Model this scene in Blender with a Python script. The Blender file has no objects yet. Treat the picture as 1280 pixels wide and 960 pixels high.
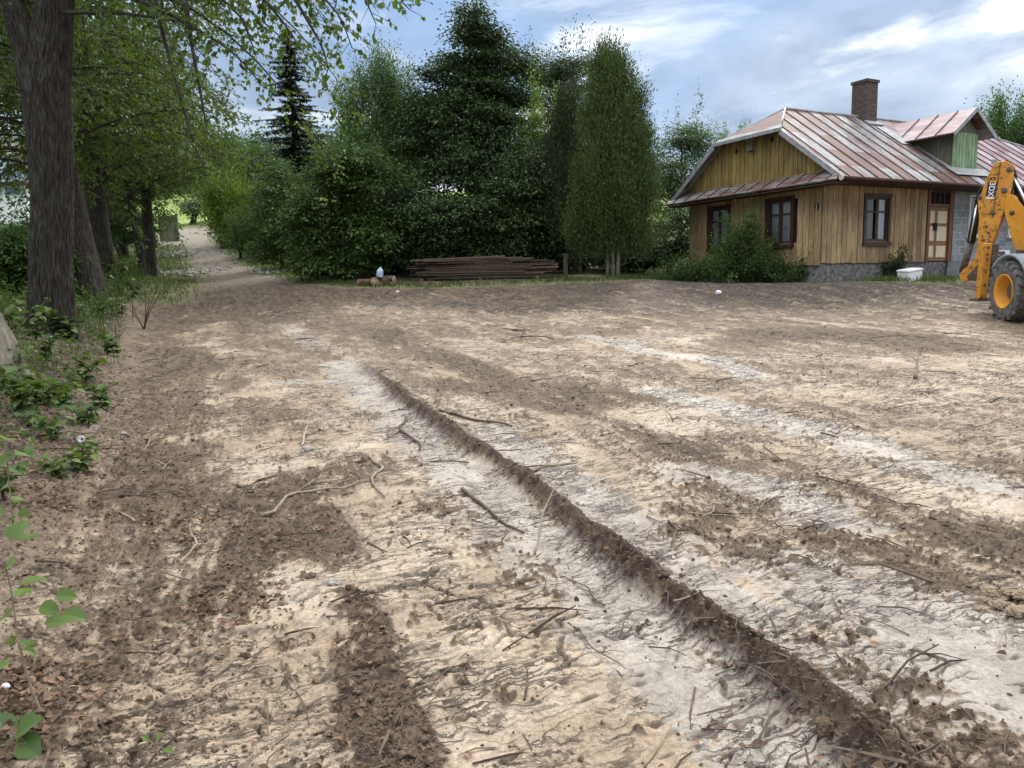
import bpy, bmesh, math, random
import numpy as np
from mathutils import Vector, Matrix

random.seed(7)
RNG = np.random.default_rng(11)
SC = bpy.context.scene
COL = SC.collection

# ------------------------------------------------------------------ camera model (solved from the house)
F, PITCH, ROLL = 938.9, 0.1380, -0.0230
CAM = np.array([0.0, 0.0, 1.6])

def ray(px, py):
    X = px - 640.0; Y = py - 480.0
    c, s = math.cos(ROLL), math.sin(ROLL)
    X, Y = c * X + s * Y, -s * X + c * Y
    cp, sp = math.cos(PITCH), math.sin(PITCH)
    dx, dd, du = X / F, 1.0, -Y / F
    return np.array([dx, dd * cp + du * sp, -dd * sp + du * cp])

def at(px, py, Y):
    """point seen at a pixel, Y metres ahead"""
    v = ray(px, py)
    return CAM + v * (Y / v[1])

# ------------------------------------------------------------------ noise
def _hash(ix, iy, seed):
    h = (ix.astype(np.int64) * 374761393 + iy.astype(np.int64) * 668265263 + seed * 1442695041) & 0xFFFFFFFF
    h = ((h ^ (h >> 13)) * 1274126177) & 0xFFFFFFFF
    h = ((h ^ (h >> 15)) * 2246822519) & 0xFFFFFFFF
    return (h ^ (h >> 16)) & 0xFFFFFFFF

_GA = np.linspace(0, 2 * np.pi, 256, endpoint=False)
_GX, _GY = np.cos(_GA).astype(np.float32), np.sin(_GA).astype(np.float32)

def pn(x, y, seed=0):
    x = np.asarray(x, np.float64); y = np.asarray(y, np.float64)
    ix = np.floor(x); iy = np.floor(y)
    fx = (x - ix).astype(np.float32); fy = (y - iy).astype(np.float32)
    ix = ix.astype(np.int64); iy = iy.astype(np.int64)
    u = fx * fx * fx * (fx * (fx * 6 - 15) + 10); v = fy * fy * fy * (fy * (fy * 6 - 15) + 10)
    def g(ox, oy):
        k = _hash(ix + ox, iy + oy, seed) & 255
        return _GX[k] * (fx - ox) + _GY[k] * (fy - oy)
    a = g(0, 0); a = a + u * (g(1, 0) - a)
    b = g(0, 1); b = b + u * (g(1, 1) - b)
    return (a + v * (b - a)) * 1.5

def fbm(x, y, octv=4, seed=0, gain=0.5):
    s = 0; a = 1.0; tot = 0
    for o in range(octv):
        s = s + a * pn(x * 2 ** o, y * 2 ** o, seed + 17 * o); tot += a; a *= gain
    return s / tot

def sst(a, b, x):
    t = np.clip((x - a) / (b - a), 0, 1)
    return t * t * (3 - 2 * t)

# ------------------------------------------------------------------ terrain
_PY = np.array([-60, -5, 2.3, 5, 10, 16, 20, 24, 28, 40, 60, 90, 150, 200, 260, 900.])
_PZ = np.array([-2.5, -.25, 0, .05, .22, .55, .9, 1.40, 1.75, 3.0, 6.3, 11, 19, 23, 24, 24.])
_d = np.diff(_PZ) / np.diff(_PY)
_M = np.concatenate([[_d[0]], 2 * _d[:-1] * _d[1:] / (_d[:-1] + _d[1:] + 1e-9), [0]])

def prof(y):
    y = np.clip(y, -59.9, 899)
    i = np.clip(np.searchsorted(_PY, y, side='right') - 1, 0, len(_PY) - 2)
    h = _PY[i + 1] - _PY[i]; t = (y - _PY[i]) / h
    return ((1 + 2 * t) * (1 - t) ** 2 * _PZ[i] + t * (1 - t) ** 2 * h * _M[i]
            + t * t * (3 - 2 * t) * _PZ[i + 1] + t * t * (t - 1) * h * _M[i + 1])

def edge_x(y):
    return np.interp(y, [-10, 0, 2.4, 4, 6, 10, 15, 20, 30, 40, 60], [-2.2, -1.35, -1.35, -1.9, -2.75, -4.5, -6.9, -9.2, -13.0, -17.6, -26.5])

HYAW = 0.474
HA = np.array([math.cos(HYAW), math.sin(HYAW)]); HB = np.array([-math.sin(HYAW), math.cos(HYAW)])
HC = np.array([9.4446, 23.0506]); HZ = 1.8807

def H0(x, y):
    x = np.asarray(x, float); y = np.asarray(y, float)
    z = prof(y)
    q = edge_x(y) - x
    z = z + 0.72 * sst(-0.1, 2.8, q) * (1 - 0.5 * sst(22, 40, y))
    # level pad that the house stands on
    a = (x - HC[0]) * HA[0] + (y - HC[1]) * HA[1]; b = (x - HC[0]) * HB[0] + (y - HC[1]) * HB[1]
    d = np.hypot(np.maximum(np.maximum(-0.3 - a, a - 20), 0), np.maximum(np.maximum(-0.9 - b, b - 6), 0))
    w = 1 - sst(0.2, 4.0, d)
    z = z * (1 - w) + (1.30 + 0.012 * np.clip(a, 0, 10)) * w
    return z

_T = np.geomspace(1.0, 400, 6000)
def G(px, py):
    """ground point seen at a pixel"""
    v = ray(px, py)
    P = CAM[None] + v[None] * _T[:, None]
    d = P[:, 2] - H0(P[:, 0], P[:, 1])
    k = np.argmax(d < 0)
    if d[k] >= 0: k = len(_T) - 1
    f = d[k - 1] / (d[k - 1] - d[k] + 1e-9)
    p = P[k - 1] + (P[k] - P[k - 1]) * f
    return np.array([p[0], p[1], float(H0(p[0], p[1]))])

# track frame: s along the ruts, t across
_TS = np.array([-0.345, 0.9386])
def st(x, y):
    return x * _TS[0] + y * _TS[1], x * _TS[1] - y * _TS[0]

def seg_dist(x, y, pts):
    best = np.full(x.shape, 1e9)
    for (x0, y0), (x1, y1) in zip(pts[:-1], pts[1:]):
        dx, dy = x1 - x0, y1 - y0
        t = np.clip(((x - x0) * dx + (y - y0) * dy) / (dx * dx + dy * dy + 1e-12), 0, 1)
        best = np.minimum(best, np.hypot(x - x0 - t * dx, y - y0 - t * dy))
    return best

# marks measured on the photograph: (kind, half width in metres, strength, pixel line)
_MARKS = [
    ('berm', .17, 1, [(425, 425), (455, 455), (520, 510), (600, 565), (680, 620), (760, 690), (850, 755), (950, 830), (1040, 900), (1110, 965), (1180, 1040)]),
    ('soil', .15, 1.45, [(400, 640), (430, 740), (460, 830), (505, 965), (540, 1050)]),
    ('soil', .34, 1.15, [(330, 625), (400, 610), (470, 575)]),
    ('soil', .22, .9, [(300, 760), (330, 690), (345, 640)]),
    ('soil', .30, .8, [(840, 590), (900, 545), (1010, 590), (1140, 655)]),
    ('soil', .34, .7, [(740, 545), (830, 570), (880, 640)]),
    ('soil', .25, .8, [(830, 670), (900, 655), (960, 690), (1000, 720)]),
    ('soil', .5, .8, [(1010, 640), (1150, 690), (1280, 700)]),
    ('soil', .30, .8, [(470, 415), (540, 440), (640, 480), (700, 510)]),
    ('soil', .45, .7, [(560, 480), (700, 490), (780, 500)]),
    ('soil', .22, .8, [(880, 800), (1000, 800), (1060, 850), (1200, 900)]),
    ('soil', .16, .7, [(600, 710), (650, 720), (700, 690)]),
    ('soil', .14, .7, [(590, 690), (615, 740), (640, 780)]),
    ('soil', .8, .9, [(960, 420), (1050, 418), (1150, 430)]),
    ('soil', .5, .9, [(220, 440), (215, 520), (195, 620)]),
    ('grey', .24, 1, [(425, 455), (470, 500), (560, 575), (640, 645), (740, 730), (850, 830), (955, 925), (1010, 985)]),
    ('grey', .20, 1, [(610, 535), (700, 595), (790, 660), (880, 735), (970, 810), (1060, 880)]),
    ('clay', .30, 1, [(440, 545), (485, 640), (520, 700)]),
    ('clay', .42, 1, [(560, 720), (640, 840), (720, 965)]),
    ('clay', .36, 1, [(720, 800), (850, 900), (930, 990)]),
    ('clay', .30, 1.8, [(400, 730), (330, 810), (285, 900), (240, 985)]),
    ('clay', .5, .9, [(345, 490), (400, 480), (460, 500)]),
    ('grey', .2, .6, [(345, 478), (440, 474)]),
    ('grey', .22, 1, [(735, 420), (820, 440), (892, 450), (940, 470)]),
    ('grey', .24, 1, [(820, 490), (910, 510), (1000, 534), (1090, 560), (1145, 582), (1235, 606)]),
    ('clay', .26, 1, [(800, 512), (928, 552), (1000, 574), (1107, 606), (1180, 625), (1285, 640)]),
    ('grey', .24, 1, [(842, 584), (910, 600), (982, 622), (1036, 650)]),
    ('grey', .30, 1, [(1010, 722), (1107, 760), (1180, 784), (1225, 800)]),
    ('grey', .28, 1, [(1150, 830), (1230, 850), (1300, 880)]),
    ('clay', .30, .8, [(960, 660), (1060, 640), (1110, 690), (1200, 720)]),
    ('clay', .35, .8, [(620, 520), (720, 560), (800, 620)]),
    ('clay', .3, .8, [(1180, 800), (1260, 820), (1320, 850)]),
    ('grey', .25, .6, [(352, 405), (400, 432)]),
    ('clay', .35, .8, [(262, 408), (268, 440)]),
    ('clay', .9, .7, [(420, 385), (600, 400), (720, 398)]),
    ('clay', .6, .7, [(560, 430), (700, 440), (850, 420)]),
    ('clay', .6, .6, [(1000, 490), (1130, 490), (1270, 480)]),
    ('clay', .6, .7, [(1080, 450), (1180, 452), (1280, 450)]),
    ('clay', .35, .6, [(240, 470), (245, 540), (300, 600)]),
    ('clay', .3, .7, [(380, 545), (340, 560)]),
]
MARKS = [(k, hw, s, [tuple(G(*q)[:2]) for q in line]) for k, hw, s, line in _MARKS]
ROADC = [tuple(G(*q)[:2]) for q in [(300, 372), (285, 345), (268, 325), (250, 306), (248, 290)]]
ROADC = ROADC + [(ROADC[-1][0] + 1.5, ROADC[-1][1] + 9)]

def stroke(x, y, kind, wob):
    out = np.zeros(x.shape)
    for k, hw, s, pts in MARKS:
        if k != kind: continue
        P = np.array(pts); m = hw * 2.2 + .4
        sel = (x > P[:, 0].min() - m) & (x < P[:, 0].max() + m) & (y > P[:, 1].min() - m) & (y < P[:, 1].max() + m)
        if not sel.any(): continue
        d = seg_dist(x[sel], y[sel], pts) / hw + wob[sel]
        out[sel] = np.maximum(out[sel], s * (1 - sst(.25, 1.9, d)))
    return out

def lerp(a, b, w):
    return a + (b - a) * w

def ground(x, y, want_col=True):
    """height and colour of the ground sheet"""
    x = np.asarray(x, float); y = np.asarray(y, float)
    r = np.hypot(x, y)
    z = H0(x, y)
    s, t = st(x, y)
    n1 = fbm(x * .9, y * .9, 4, 3); n2 = fbm(x * 3.1, y * 3.1, 4, 5); n3 = fbm(x * 9, y * 9, 3, 9)
    streak = fbm(t * 2.6, s * .5, 4, 21)
    streak2 = fbm(t * 9, s * 1.6, 3, 23)
    n4 = pn(x * 31, y * 31, 13) * (1 - sst(6, 14, r))
    wob = n2 * .85 + n3 * .95 + n4 * .55
    brk = sst(-.30, .22, streak2 * .8 + n3 * .55 + n2 * .5)
    berm_d = np.full(x.shape, 9.0); sel = (r < 16) & (x > -5) & (x < 4)
    BL = [m for m in MARKS if m[0] == 'berm'][0]
    berm_d[sel] = seg_dist(x[sel], y[sel], BL[3])
    bw = 1 + .45 * pn(s * 1.3, t * .4, 83) + .3 * pn(s * 4.1, t, 85)
    berm = np.exp(-((berm_d + .06 * n3 + .06 * n2 + .03 * n4) / (.088 * bw)) ** 2) * (1 - .85 * sst(9.0, 12.5, y))
    q = edge_x(y) - x
    bank = sst(.25, 1.3, q + .6 * n1 + .35 * n3)
    lawn = np.maximum(sst(3.2, 5.5, q + n1), sst(26.3, 29, y - .12 * np.abs(x + 1) * (x > 4) + 1.2 * n1) * (1 - sst(3, 7, x) * (1 - sst(27, 32, y))))
    road = 1 - sst(1.7, 3.0, seg_dist(x, y, ROADC) - .7 + .8 * n1)
    lawn = lawn * (1 - road * sst(22, 26, y))
    verge = stroke_grass(x, y, wob)
    grass = np.clip(np.maximum(lawn, verge + .35 * n2 * (verge > .05)), 0, 1)
    open_ = (1 - bank) * (1 - grass)
    s_soil, s_clay, s_grey = stroke(x, y, 'soil', wob), stroke(x, y, 'clay', wob), stroke(x, y, 'grey', wob)
    streak3 = fbm(t * 24, s * 2.6, 3, 29) * (1 - sst(9, 18, r)); streak4 = fbm(t * 3.2 + .8 * n1, s * 3.2 * .35, 4, 31)
    dv = (.40 * streak + .30 * streak2 + .30 * streak3 + .26 * streak4 + .30 * n2 + .40 * n3 + .30 * n4 + .46 * s_soil - .40 * s_clay - .50 * s_grey
          + np.interp(y, [2, 6, 10, 15, 20, 26], [-.15, -.12, -.06, .05, .33, .45]) + np.interp(y, [3, 8], [.02, .09]) * sst(-1.7, -.4, q) * (1 - np.minimum(s_clay, 1)) + .12 * sst(-.2, .9, q))
    dirt = np.maximum(sst(-.05, .20, dv) * open_, sst(.35, .6, berm))
    smear = sst(-.40, .05, dv) * open_
    firm = (1 - dirt) * open_
    gk = np.clip(sst(.25, .6, s_grey + .35 * n3 + .2 * streak2) + .35 * sst(.2, .45, n1 + .6 * streak) * (y < 15), 0, 1)
    grey = gk * firm * (1 - .6 * smear); clay = firm
    loose = np.clip(np.maximum(berm, dirt * (.62 + .38 * s_soil)), 0, 1)
    mid = np.clip(bank + 0 * x, 0, 1) * .6
    # ---- relief
    lod = lambda wl: 1 - sst(wl * 90, wl * 220, r)
    z = z + .05 * n1 * open_ + .03 * n1 * (1 - open_)
    z = z + .018 * n2 * (1 - .6 * firm) + .006 * n3 * (1 - firm)
    z = z + berm * (.050 + .026 * bw * (1 + n2) + .045 * n3 + .03 * n4) + .006 * dirt - .008 * np.exp(-((berm_d - .3) / .14) ** 2)
    z = z + (.030 * n3 + .014 * n4) * open_ * sst(6.5, 10, y) * (1 - sst(23, 26, y)) * (1 - .55 * firm) + (.022 * n3 + .015 * n4) * sst(-.9, .1, q) * (1 - .8 * np.minimum(s_clay, 1)) * (1 - grass) * (1 - sst(14, 20, y))
    near = r < 26
    xn, yn, sn, tn, rn = x[near], y[near], s[near], t[near], r[near]
    lodn = lambda wl: 1 - sst(wl * 90, wl * 220, rn)
    if near.any():
        c1 = pn(xn * 17, yn * 17, 31); c2 = pn(xn * 38, yn * 38, 33); c3 = pn(xn * 75, yn * 75, 35)
        crumb = .022 * (1 - np.abs(c1) * 1.6) * lodn(.06) * 1.3 + .018 * (1 - np.abs(c2) * 1.6) * lodn(.03) + .009 * c3 * lodn(.016)
        z[near] += crumb * (np.maximum(berm[near], loose[near] * .5) + mid[near] * .9)
        # shrinkage cracks across the ruts, curled clay flakes
        gate = sst(-.05, .3, fbm(xn * 1.7, yn * 1.7, 2, 41))
        w1 = .35 * pn(xn * 5, yn * 5, 43); w2 = .22 * pn(xn * 14, yn * 14, 44)
        f1 = pn(tn * 2.4 + w1, sn * 7.0 + w1 * 1.1 + w2 * .8, 45) + .05 * c1
        f2 = pn(tn * 4.6 + w2, sn * 13 + w1 * 1.2 + w2 * 1.1, 47) + .06 * c2
        f3 = pn(tn * 8 + w2 * 2, sn * 5 + w1 * 3, 49)
        e1 = np.abs(f1); e2 = np.abs(f2); e3 = np.abs(f3)
        crack = np.maximum(np.maximum((1 - sst(.02, .10, e1)) * sst(.05, .35, gate + .5 * f3), (1 - sst(.02, .12, e2)) * .8 * sst(.25, .8, gate + .4 * f3)), (1 - sst(.01, .06, e3)) * .45 * sst(.5, 1, gate))
        crack = crack * firm[near] * lodn(.085)
        lift = (.014 * np.exp(-np.maximum(f1, 0) * 6) * (f1 > 0) + .008 * np.exp(-np.maximum(f2, 0) * 5) * (f2 > 0) * gate) * gate * firm[near] * lodn(.085)
        z[near] += lift - .022 * crack
        # wheel lug prints in the softer clay
        lug = np.sin(sn * 2 * np.pi / .16 + 2.2 * np.abs(tn * 3 % 1 - .5))
        z[near] += .014 * lug * sst(.5, .9, clay[near] * (1 - gate)) * sst(0, .3, fbm(xn * .8, yn * .8, 2, 61)) * lodn(.08)
    if not want_col:
        return z, loose, grass, bank
    # ---- colour of the materials, with some shade and sunlight painted in
    c = np.zeros(x.shape + (3,)); V = lambda *k: np.array(k)
    W = lambda m: m[..., None]
    dark = lerp(V(.058, .040, .028), V(.138, .096, .065), W(sst(-.3, .4, n3 + .5 * n2 + .4 * n4)))
    dark = lerp(dark, lerp(V(.072, .052, .038), V(.20, .15, .105), W(sst(-.3, .35, .6 * streak2 + .6 * n3 + .3 * n4 + .4 * streak))), W(sst(5, 13, y) * .8))
    dark = lerp(dark, lerp(V(.048, .038, .03), V(.12, .098, .075), W(sst(-.2, .3, n3 + .5 * streak2))), W(sst(16, 20, y) * sst(-.2, .2, x * .05 - .02 + n1)))
    tan = lerp(V(.375, .287, .20), V(.525, .428, .32), W(sst(-.35, .4, n1 + .6 * n2)))
    tan = lerp(tan, V(.33, .235, .145), W(sst(.1, .5, n2 + .5 * streak) * .5))
    gry = lerp(V(.335, .308, .275), V(.475, .445, .402), W(sst(-.35, .35, n2 + .6 * streak2)))
    c = lerp(tan, gry, W(grey / (firm + 1e-6) * .74)); c = lerp(c, V(.235, .172, .118), W(smear * np.interp(y, [6, 12], [.66, .5]))); c = lerp(c, dark, W(np.maximum(dirt, berm))); c = lerp(c, lerp(V(.038, .026, .018), V(.105, .072, .047), W(sst(-.35, .4, n3 + .7 * n4))), W(berm * .8))
    bk = lerp(V(.038, .027, .021), V(.165, .122, .09), W(sst(-.35, .5, .5 * n2 + .7 * n3 + .7 * n4 + .3 * streak2)))  # dark litter soil, with the shade of the trees darkened into it
    c = lerp(c, bk, W(bank))
    rd = lerp(V(.095, .077, .058), V(.22, .185, .145), W(sst(-.2, .35, n2 + .3)))
    rd = lerp(rd, V(.25, .222, .182), W(sst(40, 44, y) * .8))
    c = lerp(c, rd, W(road * sst(24, 31, y) * (1 - sst(57, 60, y))))
    gr = lerp(V(.055, .085, .022), V(.12, .16, .045), W(sst(-.3, .3, n2 + .5 * n1)))
    gr = lerp(gr, V(.26, .38, .075), W(sst(48, 58, y) * .8))  # sunlight on the far field painted in as brighter grass
    c = lerp(c, gr, W(grass * .85))
    if near.any():
        cc = c[near]; cc = lerp(cc, V(.085, .06, .045), (crack * .72)[:, None]); c[near] = cc  # crack shade painted into the vertex colour, over the real depth
    gloss = np.clip(grey * .9 + clay * .35, 0, 1)
    return z, c, gloss, firm * (1 - grass), loose, grass, bank

_GR = [(.6, [(385, 352), (450, 358), (560, 358), (700, 352), (760, 350)]), (1.0, [(285, 300), (310, 318), (345, 336), (400, 350)]),
       (.5, [(1085, 352), (1135, 352), (1195, 350)]), (.5, [(860, 352), (940, 352), (1040, 352)]), (.5, [(770, 350), (860, 352)]), (1.2, [(180, 372), (205, 352), (200, 330), (205, 310)]),
       ]
GRASS = [(hw, [tuple(G(*q)[:2]) for q in l]) for hw, l in _GR]
def stroke_grass(x, y, wob):
    out = np.zeros(x.shape)
    for hw, pts in GRASS:
        P = np.array(pts); m = hw * 2 + .5
        sel = (x > P[:, 0].min() - m) & (x < P[:, 0].max() + m) & (y > P[:, 1].min() - m) & (y < P[:, 1].max() + m)
        if sel.any():
            out[sel] = np.maximum(out[sel], .85 * (1 - sst(.5, 1.5, seg_dist(x[sel], y[sel], pts) / hw + wob[sel])))
    return out

def gz(x, y):
    a = ground(np.atleast_1d(np.asarray(x, float)), np.atleast_1d(np.asarray(y, float)), False)[0]
    return float(a[0]) if np.ndim(x) == 0 else a

# ------------------------------------------------------------------ scene helpers
def link(name, me, mat=None, parent=None):
    o = bpy.data.objects.new(name, me); COL.objects.link(o)
    if mat is not None and me is not None and not me.materials: me.materials.append(mat)
    if parent is not None: o.parent = parent
    return o

def tag(o, label=None, cat=None, group=None, kind=None):
    if label: o['label'] = label
    if cat: o['category'] = cat
    if group: o['group'] = group
    if kind: o['kind'] = kind
    return o

def empty(name, loc, rz=0.0):
    o = bpy.data.objects.new(name, None); COL.objects.link(o)
    o.location = loc; o.rotation_euler = (0, 0, rz); o.empty_display_size = .2
    return o

def np_mesh(name, V, T, attrs=None, k=3, smooth=False):
    V = np.asarray(V, np.float32); T = np.asarray(T, np.int32)
    me = bpy.data.meshes.new(name)
    me.vertices.add(len(V)); me.vertices.foreach_set('co', V.ravel())
    me.loops.add(T.size); me.loops.foreach_set('vertex_index', T.ravel())
    me.polygons.add(len(T)); me.polygons.foreach_set('loop_start', np.arange(0, T.size, k, dtype=np.int32))
    me.polygons.foreach_set('use_smooth', np.full(len(T), smooth))
    me.update(calc_edges=True)
    for n, a in (attrs or {}).items():
        if a.ndim == 2:
            at_ = me.attributes.new(n, 'FLOAT_COLOR', 'POINT')
            at_.data.foreach_set('color', np.concatenate([a, np.ones((len(a), 1))], 1).astype(np.float32).ravel())
        else:
            at_ = me.attributes.new(n, 'FLOAT', 'POINT'); at_.data.foreach_set('value', a.astype(np.float32))
    return me

class MB:
    """collects shapes; build() links them as ONE mesh object"""
    def __init__(s): s.v = []; s.f = []
    def add(s, V, Fc):
        o = len(s.v); s.v += [tuple(map(float, p)) for p in V]; s.f += [tuple(i + o for i in f) for f in Fc]; return s
    def box(s, a, b, c, d, e, f):
        return s.add([(a, c, e), (b, c, e), (b, d, e), (a, d, e), (a, c, f), (b, c, f), (b, d, f), (a, d, f)],
                     [(0, 3, 2, 1), (4, 5, 6, 7), (0, 1, 5, 4), (1, 2, 6, 5), (2, 3, 7, 6), (3, 0, 4, 7)])
    def obox(s, c, ux, uy, uz, lx, ly, lz):
        c, ux, uy, uz = map(np.asarray, (c, ux, uy, uz)); V = []
        for k in (-1, 1):
            for i, j in ((-1, -1), (1, -1), (1, 1), (-1, 1)): V.append(c + ux * lx * i / 2 + uy * ly * j / 2 + uz * lz * k / 2)
        return s.add(V, [(0, 3, 2, 1), (4, 5, 6, 7), (0, 1, 5, 4), (1, 2, 6, 5), (2, 3, 7, 6), (3, 0, 4, 7)])
    def tube(s, P, R, n=6, cap=True):
        P = np.asarray(P, float); R = np.broadcast_to(R, len(P)); V = []; Fc = []
        T = np.gradient(P, axis=0); T /= np.linalg.norm(T, axis=1)[:, None] + 1e-12
        ref = np.array([0, 0, 1.]) if abs(T[0][2]) < .9 else np.array([1., 0, 0])
        for i in range(len(P)):
            u = np.cross(T[i], ref); u /= np.linalg.norm(u) + 1e-12; w = np.cross(T[i], u); ref = np.cross(u, T[i])
            for k in range(n):
                a = 2 * np.pi * k / n; V.append(P[i] + R[i] * (math.cos(a) * u + math.sin(a) * w))
        for i in range(len(P) - 1):
            for k in range(n):
                a, b = i * n + k, i * n + (k + 1) % n
                Fc.append((a, b, b + n, a + n))
        if cap: Fc += [tuple(range(n - 1, -1, -1)), tuple((len(P) - 1) * n + k for k in range(n))]
        return s.add(V, Fc)
    def prism(s, poly, off):
        """closed polygon of 3-D points pushed along a vector"""
        n = len(poly); P = [np.asarray(p, float) for p in poly]; off = np.asarray(off, float)
        return s.add(P + [p + off for p in P], [tuple(range(n)), tuple(range(2 * n - 1, n - 1, -1))] + [((i + 1) % n, i, i + n, (i + 1) % n + n) for i in range(n)])
    def lathe(s, prof_, axis_o, ax, n=32):
        """(radius, offset along axis) profile turned round an axis"""
        o = np.asarray(axis_o, float); ax = np.asarray(ax, float); ax = ax / np.linalg.norm(ax)
        u = np.cross(ax, [0, 0, 1.]); u = u / np.linalg.norm(u) if np.linalg.norm(u) > .01 else np.array([1., 0, 0]); w = np.cross(ax, u)
        V = []; Fc = []; m = len(prof_)
        for k in range(n):
            a = 2 * np.pi * k / n
            for rr, h in prof_: V.append(o + ax * h + rr * (math.cos(a) * u + math.sin(a) * w))
        for k in range(n):
            for i in range(m - 1):
                a, b = k * m + i, ((k + 1) % n) * m + i
                Fc.append((a, a + 1, b + 1, b))
        return s.add(V, Fc)
    def mesh(s, name, smooth=False):
        me = bpy.data.meshes.new(name); me.from_pydata(s.v, [], s.f); me.update()
        if smooth: me.polygons.foreach_set('use_smooth', [True] * len(me.polygons))
        return me
    def build(s, name, mat, parent=None, smooth=False, bevel=0):
        o = link(name, s.mesh(name, smooth), mat, parent)
        if bevel:
            m = o.modifiers.new('b', 'BEVEL'); m.width = bevel; m.segments = 2; m.limit_method = 'ANGLE'
        return o

# ------------------------------------------------------------------ materials
def new_mat(name):
    m = bpy.data.materials.new(name); m.use_nodes = True; nt = m.node_tree; nt.nodes.clear()
    out = nt.nodes.new('ShaderNodeOutputMaterial'); b = nt.nodes.new('ShaderNodeBsdfPrincipled')
    nt.links.new(b.outputs[0], out.inputs[0]); b.inputs['Roughness'].default_value = .85
    b.inputs['Specular IOR Level'].default_value = .35
    return m, nt, b, out
def nd(nt, typ, **kw):
    n = nt.nodes.new(typ)
    for k, v in kw.items(): setattr(n, k, v)
    return n
def ramp(nt, fac, stops, interp='LINEAR'):
    r = nt.nodes.new('ShaderNodeValToRGB'); e = r.color_ramp.elements; r.color_ramp.interpolation = interp
    while len(e) < len(stops): e.new(.5)
    for k, (p, c) in zip(e, stops): k.position = p; k.color = (*c, 1) if len(c) == 3 else c
    nt.links.new(fac, r.inputs[0]); return r.outputs[0]
def noise(nt, vec, scale, detail=4, rough=.55):
    n = nt.nodes.new('ShaderNodeTexNoise'); n.inputs['Scale'].default_value = scale; n.inputs['Detail'].default_value = detail; n.inputs['Roughness'].default_value = rough
    if vec is not None: nt.links.new(vec, n.inputs['Vector'])
    return n.outputs['Fac']
def coords(nt, scale=(1, 1, 1), rot=(0, 0, 0)):
    t = nt.nodes.new('ShaderNodeTexCoord'); mp = nt.nodes.new('ShaderNodeMapping')
    mp.inputs['Scale'].default_value = scale; mp.inputs['Rotation'].default_value = rot
    nt.links.new(t.outputs['Object'], mp.inputs[0]); return mp.outputs[0]
def mix(nt, a, b, fac, mode='MIX'):
    m = nt.nodes.new('ShaderNodeMix'); m.data_type = 'RGBA'; m.blend_type = mode
    for s, v in ((m.inputs[6], a), (m.inputs[7], b)):
        if isinstance(v, tuple): s.default_value = (*v, 1)
        else: nt.links.new(v, s)
    if isinstance(fac, (int, float)): m.inputs[0].default_value = fac
    else: nt.links.new(fac, m.inputs[0])
    return m.outputs[2]
def bump(nt, b, h, strength=.5, dist=.01):
    n = nt.nodes.new('ShaderNodeBump'); n.inputs['Strength'].default_value = strength; n.inputs['Distance'].default_value = dist
    nt.links.new(h, n.inputs['Height']); nt.links.new(n.outputs[0], b.inputs['Normal'])

def speckled(name, c0, c1, scale=8, rough=.8, stretch=(1, 1, 1), bumpd=.004, metal=0.0, c2=None):
    m, nt, b, o = new_mat(name)
    v = coords(nt, stretch); f = noise(nt, v, scale, 6)
    stops = [(.32, c0), (.68, c1)] if c2 is None else [(.30, c0), (.52, c1), (.66, c2)]
    nt.links.new(ramp(nt, f, stops), b.inputs['Base Color']); b.inputs['Roughness'].default_value = rough; b.inputs['Metallic'].default_value = metal
    if bumpd: bump(nt, b, noise(nt, v, scale * 4, 5), .6, bumpd)
    return m

def leaf_mat(name, dark, light, tr, trans=.35, rough=.5):
    m, nt, b, out = new_mat(name)
    a = nd(nt, 'ShaderNodeAttribute', attribute_name='rnd')
    c = ramp(nt, a.outputs['Fac'], [(0, dark), (.75, light), (1, tuple(min(1, v * 1.35) for v in light))])
    nt.links.new(c, b.inputs['Base Color']); b.inputs['Roughness'].default_value = rough; b.inputs['Specular IOR Level'].default_value = .35
    t = nd(nt, 'ShaderNodeBsdfTranslucent')
    nt.links.new(mix(nt, c, tr, .55), t.inputs['Color'])
    mx = nd(nt, 'ShaderNodeMixShader'); mx.inputs[0].default_value = trans
    nt.links.new(b.outputs[0], mx.inputs[1]); nt.links.new(t.outputs[0], mx.inputs[2]); nt.links.new(mx.outputs[0], out.inputs[0])
    return m

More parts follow.
